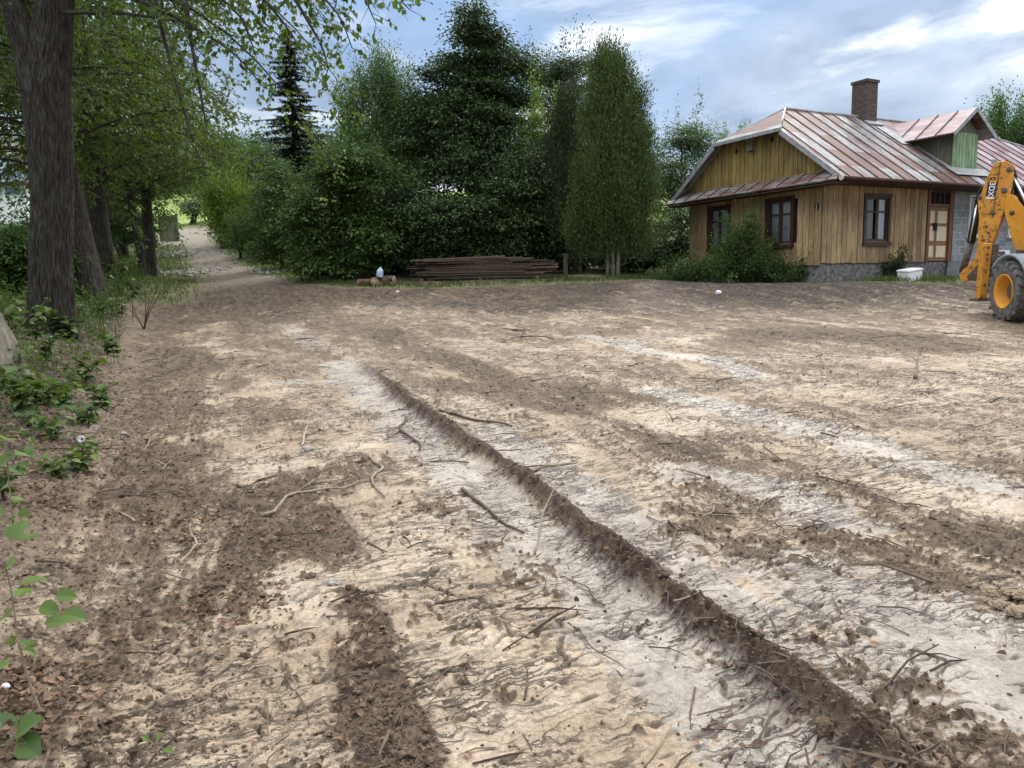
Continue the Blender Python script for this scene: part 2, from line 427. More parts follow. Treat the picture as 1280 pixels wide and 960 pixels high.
M = {}
def mats():
    m, nt, b, o = new_mat('ground'); a = nd(nt, 'ShaderNodeAttribute', attribute_name='col'); g = nd(nt, 'ShaderNodeAttribute', attribute_name='gloss')
    v = coords(nt); f1 = noise(nt, v, 45, 6, .6); f2 = noise(nt, v, 190, 4, .65)
    c = mix(nt, a.outputs['Color'], ramp(nt, f1, [(.3, (.70, .70, .70)), (.7, (1.25, 1.25, 1.25))]), 1.0, 'MULTIPLY')
    c = mix(nt, c, ramp(nt, f2, [(.3, (.72, .71, .70)), (.7, (1.22, 1.22, 1.22))]), 1.0, 'MULTIPLY')
    nt.links.new(c, b.inputs['Base Color'])
    r = nd(nt, 'ShaderNodeMapRange'); r.inputs[3].default_value = .92; r.inputs[4].default_value = .42; nt.links.new(g.outputs['Fac'], r.inputs[0]); nt.links.new(r.outputs[0], b.inputs['Roughness'])
    # drying cracks in the firm clay, running across the ruts, with curled flake edges
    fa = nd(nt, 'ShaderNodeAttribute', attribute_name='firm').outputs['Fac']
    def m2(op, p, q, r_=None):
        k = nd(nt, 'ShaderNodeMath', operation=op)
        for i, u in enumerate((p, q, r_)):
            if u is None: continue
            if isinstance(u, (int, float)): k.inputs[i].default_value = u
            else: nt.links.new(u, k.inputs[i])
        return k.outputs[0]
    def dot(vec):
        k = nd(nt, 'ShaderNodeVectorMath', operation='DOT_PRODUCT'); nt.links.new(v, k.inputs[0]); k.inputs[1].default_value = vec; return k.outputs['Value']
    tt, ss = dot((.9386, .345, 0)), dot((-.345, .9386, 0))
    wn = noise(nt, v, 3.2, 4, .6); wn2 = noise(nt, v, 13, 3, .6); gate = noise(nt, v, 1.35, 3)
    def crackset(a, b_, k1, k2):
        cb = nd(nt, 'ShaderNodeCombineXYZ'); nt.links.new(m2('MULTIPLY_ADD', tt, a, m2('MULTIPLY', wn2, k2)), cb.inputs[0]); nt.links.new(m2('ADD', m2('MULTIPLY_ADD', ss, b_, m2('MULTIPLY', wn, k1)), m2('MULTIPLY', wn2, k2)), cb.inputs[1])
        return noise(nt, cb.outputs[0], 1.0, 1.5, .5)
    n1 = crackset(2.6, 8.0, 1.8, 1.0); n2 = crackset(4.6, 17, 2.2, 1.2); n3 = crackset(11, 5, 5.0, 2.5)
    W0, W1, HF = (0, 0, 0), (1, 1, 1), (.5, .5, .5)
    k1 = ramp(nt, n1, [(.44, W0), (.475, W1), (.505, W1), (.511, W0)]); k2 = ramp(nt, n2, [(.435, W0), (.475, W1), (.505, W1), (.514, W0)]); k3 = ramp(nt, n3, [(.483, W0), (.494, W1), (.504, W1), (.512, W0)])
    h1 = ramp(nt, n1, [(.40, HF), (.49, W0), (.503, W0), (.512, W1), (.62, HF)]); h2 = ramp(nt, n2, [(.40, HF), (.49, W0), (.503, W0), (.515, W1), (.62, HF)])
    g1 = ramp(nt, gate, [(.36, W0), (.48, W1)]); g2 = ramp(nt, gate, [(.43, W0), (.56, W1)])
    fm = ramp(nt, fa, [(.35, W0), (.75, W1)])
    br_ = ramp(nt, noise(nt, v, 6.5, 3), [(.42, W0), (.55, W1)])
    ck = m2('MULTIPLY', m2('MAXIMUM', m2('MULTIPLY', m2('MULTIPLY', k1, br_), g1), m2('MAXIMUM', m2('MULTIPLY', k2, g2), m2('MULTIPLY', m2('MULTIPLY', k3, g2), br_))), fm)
    c = mix(nt, c, (.055, .04, .03), m2('MULTIPLY', ck, .86)); nt.links.new(c, b.inputs['Base Color'])  # shade inside the cracks darkened into the base colour, besides the bump
    fl = m2('MULTIPLY', m2('ADD', m2('MULTIPLY', m2('SUBTRACT', h1, .5), g1), m2('MULTIPLY', m2('MULTIPLY', m2('SUBTRACT', h2, .5), .6), g2)), fm)
    ht = m2('ADD', m2('MULTIPLY', m2('ADD', f1, f2), .40), m2('MULTIPLY', fl, 1.5))
    bump(nt, b, ht, .9, .022)
    M['ground'] = m
    # bark
    m, nt, b, o = new_mat('bark'); v = coords(nt, (1, 1, .12)); f = noise(nt, v, 38, 6, .62); f2 = noise(nt, coords(nt, (1, 1, .6)), 5, 5, .6)
    c = ramp(nt, f, [(.34, (.014, .011, .009)), (.52, (.044, .036, .030)), (.70, (.092, .079, .066))])
    c = mix(nt, c, (.075, .082, .058), ramp(nt, f2, [(.52, (0, 0, 0)), (.70, (.55, .55, .55))]))
    nt.links.new(c, b.inputs['Base Color']); b.inputs['Roughness'].default_value = .95
    bump(nt, b, f, 1.0, .03); M['bark'] = m
    M['bark_pale'] = speckled('bark_pale', (.09, .075, .055), (.27, .24, .19), 10, .95, (1, 1, .25), .015)
    M['twig'] = speckled('twig', (.05, .036, .027), (.15, .11, .08), 20, .9, (1, 1, 1), .002)
    M['twig_pale'] = speckled('twig_pale', (.16, .12, .085), (.34, .27, .20), 20, .85, (1, 1, 1), .002)
    M['linden'] = leaf_mat('linden', (.024, .050, .012), (.082, .128, .024), (.19, .29, .03), .40)
    M['broad'] = leaf_mat('broad', (.024, .050, .013), (.085, .145, .036), (.12, .24, .03), .26)
    M['broad_dark'] = leaf_mat('broad_dark', (.018, .038, .014), (.068, .112, .035), (.08, .15, .03), .20)
    M['fresh'] = leaf_mat('fresh', (.065, .125, .018), (.18, .265, .048), (.32, .48, .05), .42)
    M['robinia'] = leaf_mat('robinia', (.045, .085, .028), (.095, .15, .05), (.17, .30, .05), .35)
    M['spruce'] = leaf_mat('spruce', (.011, .022, .014), (.028, .048, .026), (.03, .06, .02), .08)
    M['thuja'] = leaf_mat('thuja', (.032, .058, .015), (.094, .138, .035), (.10, .16, .03), .20)
    M['thuja_dark'] = leaf_mat('thuja_dark', (.020, .033, .011), (.045, .065, .020), (.06, .09, .02), .15)
    M['grassblade'] = leaf_mat('grassblade', (.042, .068, .018), (.115, .15, .045), (.2, .3, .05), .3)
    M['sapling'] = leaf_mat('sapling', (.045, .092, .016), (.115, .185, .034), (.22, .34, .04), .36, .4)
    M['weed'] = leaf_mat('weed', (.028, .058, .014), (.085, .14, .030), (.16, .26, .03), .32)
    M['dead'] = leaf_mat('dead', (.058, .033, .023), (.20, .125, .08), (.3, .16, .07), .15, .7)
    M['clod'] = speckled('clod', (.06, .040, .027), (.165, .115, .077), 30, .95, (1, 1, 1), .004)
    M['clay_lump'] = speckled('clay_lump', (.20, .145, .095), (.34, .265, .185), 22, .95, (1, 1, 1), .006)
    M['stone'] = speckled('stone', (.24, .21, .18), (.46, .43, .39), 25, .9, (1, 1, 1), .003)
mats()
# ------------------------------------------------------------------ ground sheet
def build_ground():
    rs = [1.0]
    while rs[-1] < 900:
        r = rs[-1]
        rs.append(r + (min(.00075 * r * r, .0046 * r) if r < 34 else (.02 * r if r < 130 else .09 * r)) + (0.004 if r < 2 else 0))
    rs = np.array(rs)
    th = np.radians(np.concatenate([np.arange(-40, 40.001, .085), np.arange(46, 319, 6)]))
    nr, na = len(rs), len(th)
    R, A = np.meshgrid(rs, th, indexing='ij')
    x = (R * np.sin(A)).ravel(); y = (R * np.cos(A)).ravel()
    z, c, gl, firm, loose, grass, bank = ground(x, y)
    V = np.stack([x, y, z], 1); V = np.vstack([V, [[0, 0, -.05]]])
    i = np.arange(nr - 1)[:, None] * na; j = np.arange(na)[None]; j2 = (j + 1) % na
    Q = np.stack([i + j, i + j2, i + na + j2, i + na + j], -1).reshape(-1, 4)
    T = np.concatenate([Q[:, [0, 2, 1]], Q[:, [0, 3, 2]]])
    fan = np.stack([np.full(na, len(V) - 1), np.arange(na), (np.arange(na) + 1) % na], 1)[:, [0, 2, 1]]
    T = np.concatenate([T, fan])
    c = np.vstack([c, [[.2, .15, .1]]]); gl = np.append(gl, 0); firm = np.append(firm, 0)
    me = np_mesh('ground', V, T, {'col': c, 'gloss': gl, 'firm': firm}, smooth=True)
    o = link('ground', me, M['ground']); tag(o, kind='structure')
build_ground()

def fan_points(n, r0, r1, a0=-38, a1=38, p=2.0):
    """random ground points, denser close by"""
    u = RNG.random(n)
    r = (r0 ** (2 - p) + u * (r1 ** (2 - p) - r0 ** (2 - p))) ** (1 / (2 - p)) if p != 2 else r0 * (r1 / r0) ** u
    a = np.radians(RNG.uniform(a0, a1, n)); return r * np.sin(a), r * np.cos(a)

ICO_V = None
def ico():
    t = (1 + 5 ** .5) / 2
    v = np.array([(-1, t, 0), (1, t, 0), (-1, -t, 0), (1, -t, 0), (0, -1, t), (0, 1, t), (0, -1, -t), (0, 1, -t), (t, 0, -1), (t, 0, 1), (-t, 0, -1), (-t, 0, 1)], float)
    v /= np.linalg.norm(v[0])
    f = np.array([(0, 11, 5), (0, 5, 1), (0, 1, 7), (0, 7, 10), (0, 10, 11), (1, 5, 9), (5, 11, 4), (11, 10, 2), (10, 7, 6), (7, 1, 8), (3, 9, 4), (3, 4, 2), (3, 2, 6), (3, 6, 8), (3, 8, 9), (4, 9, 5), (2, 4, 11), (6, 2, 10), (8, 6, 7), (9, 8, 1)])
    return v, f

def scatter_lumps(name, x, y, size, mat, sink=.3, flat=.75):
    v, f = ico(); n = len(x)
    z = gz(x, y)
    k = RNG.uniform(.65, 1.3, (n, 12, 1)); S = RNG.uniform(.7, 1.25, (n, 1, 3)) * np.array([1, 1, flat])
    a = RNG.uniform(0, 6.28, n); ca, sa = np.cos(a)[:, None], np.sin(a)[:, None]
    P = v[None] * k * S * size[:, None, None]
    X = P[..., 0] * ca - P[..., 1] * sa; Y = P[..., 0] * sa + P[..., 1] * ca
    P = np.stack([X + x[:, None], Y + y[:, None], P[..., 2] + (z + size * (1 - sink) * flat * .6)[:, None]], -1)
    T = (f[None] + (np.arange(n) * 12)[:, None, None]).reshape(-1, 3)
    return link(name, np_mesh(name, P.reshape(-1, 3), T), mat)

def build_crumbs():
    x, y = fan_points(150000, 1.8, 16, p=2.0)
    z, c, gl, firm, loose, grass, bank = ground(x, y)
    d = loose * .85 + bank * .45 + .02 + .25 * sst(-1.0, .1, edge_x(y) - x)
    k = RNG.random(len(x)) < d * .62
    x, y, lo = x[k], y[k], loose[k]; n = len(x)
    size = np.clip(RNG.lognormal(-5.5, .6, n), .002, .022)
    tag(scatter_lumps('soil_crumbs', x, y, size, M['clod']), 'loose dark crumbs of soil along the ruts and the bank', 'soil', kind='stuff')
build_crumbs()

# ------------------------------------------------------------------ leaves as arrays
def norm(a): return a / (np.linalg.norm(a, axis=-1, keepdims=True) + 1e-9)
def leaf_arrays(P, D, N, L, Wd, fold=.25, rnd=None):
    """folded leaves: base P, direction D, up N"""
    n = len(P); D = norm(D); S = norm(np.cross(D, N)); N = np.cross(S, D)
    L = np.broadcast_to(L, n)[:, None]; Wd = np.broadcast_to(Wd, n)[:, None]
    b = P; tip = P + D * L - N * L * .12
    m = P + D * L * .45
    l = m + S * Wd * .5 + N * Wd * fold; r = m - S * Wd * .5 + N * Wd * fold
    V = np.stack([b, l, tip, r], 1).reshape(-1, 3)
    i = np.arange(n)[:, None] * 4
    T = np.stack([i + [0, 2, 1], i + [0, 3, 2]], 1).reshape(-1, 3)
    rnd = RNG.random(n) if rnd is None else rnd
    return V, T, np.repeat(rnd, 4)
def leaf_round(P, D, N, L, Wd, fold=.2, curl=.15, rnd=None):
    """leaves with a rounded outline: spine of three points and two points each side"""
    n = len(P); D = norm(D); S = norm(np.cross(D, N)); N = np.cross(S, D)
    L = np.broadcast_to(L, n)[:, None]; Wd = np.broadcast_to(Wd, n)[:, None]; bend = lambda t: P + D * L * t - N * L * curl * t * t
    b, m, tip = bend(0), bend(.5), bend(1.0); q1, q2 = bend(.28), bend(.68); k = [RNG.uniform(.8, 1.15, (n, 1)) for _ in range(4)]
    up = N * Wd * fold
    l1, r1 = q1 + S * Wd * .46 * k[0] + up, q1 - S * Wd * .46 * k[1] + up; l2, r2 = q2 + S * Wd * .40 * k[2] + up * .8, q2 - S * Wd * .40 * k[3] + up * .8
    V = np.stack([b, l1, l2, tip, r2, r1, m], 1).reshape(-1, 3); i = np.arange(n)[:, None] * 7
    T = np.stack([i + list(q) for q in ((6, 0, 1), (6, 1, 2), (6, 2, 3), (6, 3, 4), (6, 4, 5), (6, 5, 0))], 1).reshape(-1, 3)
    rnd = RNG.random(n) if rnd is None else rnd
    return V, T, np.repeat(rnd, 7)
def leaf_obj(name, parts, mat, parent=None):
    V, T, R = [], [], []; o = 0
    for v, t, r in parts: V.append(v); T.append(t + o); R.append(r); o += len(v)
    me = np_mesh(name, np.concatenate(V), np.concatenate(T), {'rnd': np.concatenate(R)})
    return link(name, me, mat, parent)
def rdir(n, zb=0.0, zs=1.0):
    d = RNG.normal(size=(n, 3)); d[:, 2] = d[:, 2] * zs + zb; return norm(d)

# ------------------------------------------------------------------ litter, twigs, sticks
def build_litter():
    x, y = fan_points(90000, 1.7, 17, p=2.0)
    z, c, gl, firm, loose, grass, bank = ground(x, y)
    px_ = edge_x(y) - x
    dens = sst(-.1, 1.1, px_) * np.interp(y, [3, 7], [.26, .58]) + .012 + .25 * sst(.2, .6, loose) * (x < -.6) * (y < 9)
    hot = np.zeros(len(x))
    for q, rr in (((285, 765), .24), ((310, 745), .2), ((220, 660), .25), ((60, 475), 1.3), ((110, 455), 1.0), ((30, 560), .8), ((20, 880), .3)):
        g = G(*q); hot = np.maximum(hot, np.exp(-((x - g[0]) ** 2 + (y - g[1]) ** 2) / rr ** 2))
    k = RNG.random(len(x)) < np.clip(dens * .75 + hot * .8, 0, 1) * sst(-.35, .2, fbm(x * 1.6, y * 1.6, 2, 77) + .1 + hot)
    x, y, z = x[k], y[k], z[k]; n = len(x)
    P = np.stack([x, y, z + RNG.uniform(.002, .02, n)], 1)
    L = RNG.uniform(.018, .048, n)
    v = leaf_round(P, rdir(n, 0, .25), norm(np.array([0, 0, 1.]) + RNG.normal(size=(n, 3)) * .4), L, L * RNG.uniform(.45, .85, n), RNG.uniform(.05, .4, (n, 1)), RNG.uniform(-.1, .35, (n, 1)))
    tag(leaf_obj('dead_leaves', [v], M['dead']), 'brown and reddish fallen leaves strewn over the bank and mud', 'leaf litter', kind='stuff')
    # chopped twigs and root hairs trodden into the mud
    x, y = fan_points(9500, 1.9, 25, p=1.8)
    z, c, gl, firm, loose, grass, bank = ground(x, y)
    k = RNG.random(len(x)) < np.clip(.10 + .5 * loose + .35 * bank + .3 * sst(9, 16, y), 0, 1)
    x, y, z = x[k], y[k], z[k]; n = len(x)
    a = RNG.uniform(0, 6.28, n); L = RNG.lognormal(-2.4, .55, n) * (1 + .03 * y); d = np.stack([np.cos(a), np.sin(a), RNG.normal(0, .12, n)], 1)
    r = L * RNG.uniform(.012, .03, n) + .0008; s = np.stack([-np.sin(a), np.cos(a), np.zeros(n)], 1); u = np.array([0, 0, 1.])
    P0 = np.stack([x, y, z + .004], 1); Pm = P0 + d * L[:, None] * .5 + s * (L * RNG.normal(0, .08, n))[:, None] + u * (L * .04)[:, None]; P1 = P0 + d * L[:, None]
    rings = []
    for P, kk in ((P0, 1.0), (Pm, .85), (P1, .45)):
        for ang in (0, 2.094, 4.189): rings.append(P + s * (r * kk * math.cos(ang))[:, None] + u * (r * kk * math.sin(ang))[:, None])
    V = np.stack(rings, 1).reshape(-1, 3)
    f = []
    for q in (0, 3):
        for j in range(3): j2 = (j + 1) % 3; f += [(q + j, q + j2, q + 3 + j2), (q + j, q + 3 + j2, q + 3 + j)]
    T = (np.array(f)[None] + (np.arange(n) * 9)[:, None, None]).reshape(-1, 3)
    tag(link('twig_litter', np_mesh('twig_litter', V, T), M['twig']), 'small broken twigs and roots mixed into the mud', 'twigs', kind='stuff')
build_litter()

def stick_pts(p0, p1, n=9, wob=.06, lift=0.0):
    p0 = np.asarray(p0, float); p1 = np.asarray(p1, float); L = np.linalg.norm(p1 - p0)
    t = np.linspace(0, 1, n)[:, None]; P = p0 + (p1 - p0) * t
    ph = RNG.uniform(0, 6.28, 3)
    P[:, 0] += L * wob * np.sin(t[:, 0] * 5 + ph[0]) * np.sin(t[:, 0] * np.pi); P[:, 1] += L * wob * np.sin(t[:, 0] * 4 + ph[1]) * np.sin(t[:, 0] * np.pi)
    return P

def ground_stick(name, label, cat, a, b, rad, mat='twig', fork=True, raise_=0.0, wob=.06):
    g0, g1 = G(*a), G(*b)
    P = stick_pts(g0, g1, 10, wob)
    P[:, 2] = gz(P[:, 0], P[:, 1]) + rad * .8 + raise_ * np.linspace(0, 1, 10)
    base = P[0].copy(); mb = MB(); Q = P - base
    mb.tube(Q, np.linspace(rad, rad * .45, 10), 7)
    if fork:
        L = np.linalg.norm(g1 - g0)
        for k in (4, 6):
            d = Q[k + 1] - Q[k]; d = d / np.linalg.norm(d); sd = np.array([-d[1], d[0], .25]) * random.choice((-1, 1))
            e = Q[k] + (d + sd * .8) * L * random.uniform(.15, .3)
            mb.tube(np.array([Q[k], (Q[k] + e) / 2 + [0, 0, .01], e]), [rad * .5, rad * .4, rad * .2], 5)
    o = mb.build(name, M[mat], None, True); o.location = base
    return tag(o, label, cat)

ground_stick('root', 'long pale curved root lying across the dark soil beside the leaf pile', 'root', (328, 648), (448, 603), .014, 'twig_pale', True, .0, .14)
ground_stick('stick', 'short grey bent stick lying on pale clay near the long root', 'stick', (462, 574), (481, 622), .016, 'twig_pale', False, 0, .1)
ground_stick('stick', 'knobbly brown stick lying on the clay just beside the berm start', 'stick', (508, 522), (524, 562), .018, 'twig', True, 0, .08)
ground_stick('stick', 'thick dark brown branch lying slanted on the clay before the berm', 'stick', (578, 616), (655, 668), .015, 'twig', True, 0, .03)
ground_stick('stick', 'thin bare forked twig poking up out of the clay by the berm', 'twig', (668, 692), (700, 640), .007, 'twig_pale', True, .28, .04)
ground_stick('stick', 'straight pale stick lying across the berm crest', 'stick', (652, 588), (722, 583), .017, 'twig_pale', False, .03, .02)
ground_stick('stick', 'dark curved stick lying on soil along the far side of the berm', 'stick', (550, 516), (640, 533), .018, 'twig', False, 0, .05)
ground_stick('stick', 'small white debarked stick stuck in the clay above a flat stone', 'stick', (377, 557), (384, 538), .012, 'stone', False, .05, .02)
ground_stick('stick', 'light brown twig lying on the white clay patch beyond the berm', 'twig', (932, 672), (986, 644), .007, 'twig_pale', False, .06, .03)
ground_stick('stick', 'crooked dark twig lying on the white clay patch beyond the berm', 'twig', (998, 668), (1026, 652), .010, 'twig', True, .02, .12)
ground_stick('stick', 'very thin dark twig lying slanted over the cracked clay strip', 'twig', (710, 778), (782, 842), .004, 'twig', True, .02, .05)
ground_stick('stick', 'thin wavy dark twig on the smooth tan clay beside the crumbly strip', 'twig', (352, 823), (386, 902), .004, 'twig', False, .0, .07)
ground_stick('stick', 'arched dark bramble stem standing out of the far mud', 'twig', (640, 412), (692, 436), .02, 'twig', True, .15, .1)
ground_stick('root', 'frayed pale root standing in the dark soil among brown leaves', 'root', (228, 712), (240, 674), .010, 'twig_pale', True, .06, .1)
ground_stick('stick', 'dark stick half buried in soil next to the long pale root', 'stick', (296, 612), (346, 598), .013, 'twig', False, 0, .05)
ground_stick('stick', 'long straight black twig lying on the leafy bank beside the white can', 'twig', (0, 565), (148, 562), .009, 'twig', False, .03, .02)
ground_stick('stick', 'long reddish twig lying on the leafy bank behind the white can', 'twig', (20, 549), (160, 541), .007, 'twig', False, .03, .03)
ground_stick('stick', 'pale thin straw lying on tan clay at the lower picture edge', 'straw', (805, 955), (838, 910), .004, 'twig_pale', False, .01, .02)
ground_stick('stick', 'dark branching root lying along the end of the berm', 'root', (1120, 905), (1180, 955), .010, 'twig', True, .0, .08)
ground_stick('stump', 'short cut sapling stub standing upright in the far mud', 'stub', (1144, 474), (1146, 470), .028, 'twig_pale', False, .22, 0)
# loose sticks that nothing tells apart
protos = []
for i in range(7):
    mb = MB(); L = 1.0
    P = stick_pts((-.5, 0, 0), (.5, 0, 0), 9, .09); P[:, 2] += .02
    mb.tube(P, np.linspace(.017, .006, 9), 6)
    for k in (3, 5):
        if random.random() < .6:
            e = P[k] + np.array([random.uniform(.08, .2), random.choice((-1, 1)) * random.uniform(.08, .16), random.uniform(.0, .1)])
            mb.tube(np.array([P[k], (P[k] + e) / 2, e]), [.010, .008, .004], 5)
    protos.append(mb.mesh('stick', True))
    protos[-1].materials.append(M['twig'] if i % 3 else M['twig_pale'])
cx, cy = fan_points(400, 2.6, 22, -33, 33, 1.6)
_, _, _, _, lo, gr_, bk_ = ground(cx, cy)
cnt = 0; first = None
for x, y, l, g_, b_ in zip(cx, cy, lo, gr_, bk_):
    if g_ > .2 or random.random() > .2 + .6 * l + .3 * b_: continue
    o = bpy.data.objects.new('stick', protos[cnt % 7]); COL.objects.link(o)
    s = random.uniform(.14, .42) * (1 + y * .05)
    o.location = (x, y, gz(x, y) + .005); o.rotation_euler = (random.gauss(0, .1), random.gauss(0, .12), random.uniform(0, 6.28)); o.scale = (s, s, s * random.uniform(.6, 1))
    tag(o, 'small crooked brown stick lying loose on the churned mud', 'stick', 'loose sticks scattered over the mud'); cnt += 1
    if cnt >= 80: break

# stones and lumps
def stone(px, label, r, name='stone', mat='stone', flat=.6):
    g = G(*px); bm = bmesh.new(); bmesh.ops.create_icosphere(bm, subdivisions=4, radius=1.0); k0 = RNG.uniform(0, 50)
    for q in bm.verts:
        a, b_, c_ = q.co; d = 1 + .34 * float(pn(a * 1.5 + k0, b_ * 1.5 + c_ * 1.1)) + .22 * float(pn(a * 3.6 + k0, c_ * 3.6 + b_ * 2.4)) + .12 * float(pn(a * 8 + c_ * 5, b_ * 8 + k0))
        q.co = Vector((a * r * d, b_ * r * .8 * d, c_ * r * flat * d))
    me = bpy.data.meshes.new(name); bm.to_mesh(me); bm.free(); o = link(name, me, M[mat])
    o.location = (g[0], g[1], gz(g[0], g[1]) + r * flat * .25); o.rotation_euler = (0, 0, random.uniform(0, 6)); return tag(o, label, 'stone')
stone((384, 562), 'small flat white stone on tan clay under the white stick', .055)
stone((418, 733), 'grey stone lying in the dark crumbly strip', .035)
stone((389, 726), 'small brown clod of clay at the edge of the tan strip', .03, 'clay_clod', 'clod')
stone((1082, 790), 'ochre clay lump in the pale mud beyond the berm', .035, 'clay_clod', 'bark_pale')
stone((118, 538), 'rounded grey stone on the bank beside the white can', .05)
stone((155, 545), 'small pale stone on the bank edge right of the white can'.replace('right of', 'beyond'), .03)
stone((1092, 938), 'large dark clod in the end of the berm', .05, 'clay_clod', 'clod', .8)
stone((1030, 925), 'dark clod lying against the berm side near its end', .035, 'clay_clod', 'clod', .8)
for i, q in enumerate([(1232, 752), (1246, 760), (1262, 756), (1272, 772), (1240, 742), (1258, 742), (1226, 764), (1276, 748)]):
    o = stone(q, 'rounded tan clay clod in the cluster at the picture edge', random.uniform(.025, .05), 'clay_clod', 'clay_lump', .55); o['group'] = 'clay clods in one cluster'; o['category'] = 'clod'

# ------------------------------------------------------------------ grass
def build_grass():
    parts = []
    def blades(x, y, h, lean=.4):
        n = len(x); z = gz(x, y)
        a = RNG.uniform(0, 6.28, n); d = np.stack([np.cos(a) * lean, np.sin(a) * lean, np.ones(n)], 1) + RNG.normal(0, .15, (n, 3))
        nn = np.stack([-np.sin(a), np.cos(a), .2 * np.ones(n)], 1)
        return leaf_arrays(np.stack([x, y, z - .01], 1), d, nn, h, h * .09 + .006, .2)
    x = RNG.uniform(-26, 14, 150000); y = RNG.uniform(9, 64, 150000)
    z, lo, gr, bk = ground(x, y, False)
    vis = np.abs(np.degrees(np.arctan2(x, y))) < 36
    k = (RNG.random(len(x)) < sst(.25, .8, gr)) & vis
    x, y = x[k], y[k]; n = len(x)
    parts.append(blades(x, y, RNG.uniform(.05, .20, n) * (.7 + .012 * y)))
    for hw, pts in GRASS:
        P = np.array(pts); m = int(2600 * hw)
        i = RNG.integers(0, len(P) - 1, m); t = RNG.random(m)[:, None]
        q = P[i] + (P[i + 1] - P[i]) * t + RNG.normal(0, hw * .55, (m, 2))
        ok = fbm(q[:, 0] * 1.5, q[:, 1] * 1.5, 2, 91) > -.15; q = q[ok]
        parts.append(blades(q[:, 0], q[:, 1], RNG.uniform(.06, .24, len(q))))
    # tall dry grass by the road side
    tag(leaf_obj('grass', parts, M['grassblade']), 'green grass along the verges and the far field', 'grass', kind='stuff')
build_grass()

# low leafy ground cover on the bank under the lindens
def build_cover():
    n = 52000
    y = RNG.uniform(3.2, 30, n); q = RNG.uniform(.7, 5.5, n); x = edge_x(y) - q
    dens = 1.0 * sst(.5, 1.8, q) * sst(-.12, .28, fbm(x * .9, y * .9, 3, 55)) * sst(3.5, 8, y) + sst(12, 15, y) * sst(.8, 1.6, q) * .6
    k = (RNG.random(n) < dens) & (np.degrees(np.arctan2(x, y)) > -38); x, y = x[k], y[k]; n = len(x)
    h = RNG.random(n) ** 2.0 * (.20 + .35 * sst(11, 17, y))
    P = np.stack([x, y, gz(x, y) + .02 + h], 1); L = RNG.uniform(.03, .085, n)
    v = leaf_arrays(P, rdir(n, -.1, .4), norm(np.array([0, 0, 1.]) + RNG.normal(size=(n, 3)) * .4), L, L * .7, .2)
    n2 = n // 4; st_ = RNG.choice(n, n2, replace=False); B = P[st_].copy(); hh = B[:, 2] - gz(B[:, 0], B[:, 1]); B[:, 2] -= hh
    s = leaf_arrays(B, np.tile([0, 0, 1.], (n2, 1)) + RNG.normal(0, .1, (n2, 3)), rdir(n2), hh + .02, .008, 0)
    tag(leaf_obj('ground_cover', [v, s], M['weed']), 'low nettles and leafy weeds covering the shaded bank', 'ground cover', kind='stuff')
build_cover()
# ------------------------------------------------------------------ trees
def bez(p0, p1, p2, n):
    t = np.linspace(0, 1, n)[:, None]; return (1 - t) ** 2 * p0 + 2 * t * (1 - t) * p1 + t * t * p2

def trunk_tube(mb, P, R, n=12): mb.tube(np.array(P), np.array(R), n)

def cluster_leaves(C, n_each, rad, L, W, droop=.15, flat=.6, up=.8, axis=None):
    """leaf sprays around cluster centres C (k,3)"""
    k = len(C); n = k * n_each
    c = np.repeat(C, n_each, 0)
    off = RNG.normal(size=(n, 3)) * np.repeat(np.broadcast_to(rad, k), n_each)[:, None] * np.array([1, 1, flat]) * .6
    if axis is not None:
        ax = np.repeat(axis, n_each, 0); along = RNG.normal(size=(n, 1)) * np.repeat(np.broadcast_to(rad, k), n_each)[:, None]
        off = off * .42 + ax * along * 1.05
    D = norm(off + RNG.normal(size=(n, 3)) * .12) ; D[:, 2] -= droop; 
    N = norm(np.array([0, 0, up]) + RNG.normal(size=(n, 3)) * .55)
    hue = np.repeat(RNG.random(k), n_each) * .45 + RNG.random(n) * .55
    s = RNG.uniform(.65, 1.2, n)
    return leaf_arrays(c + off, D, N, L * s, W * s, .18, hue)

def env_points(env, seed):
    out = []
    for cx, cy, cz, rx, ry, rz, n in env:
        d = rdir(n); u = RNG.random(n) ** (1 / 2.2)
        u = .25 + .75 * u
        lump = 1 + .28 * pn(d[:, 0] * 2.3 + seed, d[:, 1] * 2.3 + d[:, 2] * 1.9, 5) + .16 * pn(d[:, 0] * 5 + seed, d[:, 2] * 5 + d[:, 1] * 4, 7)
        out.append(np.array([cx, cy, cz]) + d * (u * lump * .86)[:, None] * np.array([rx, ry, rz]))
    return np.concatenate(out)

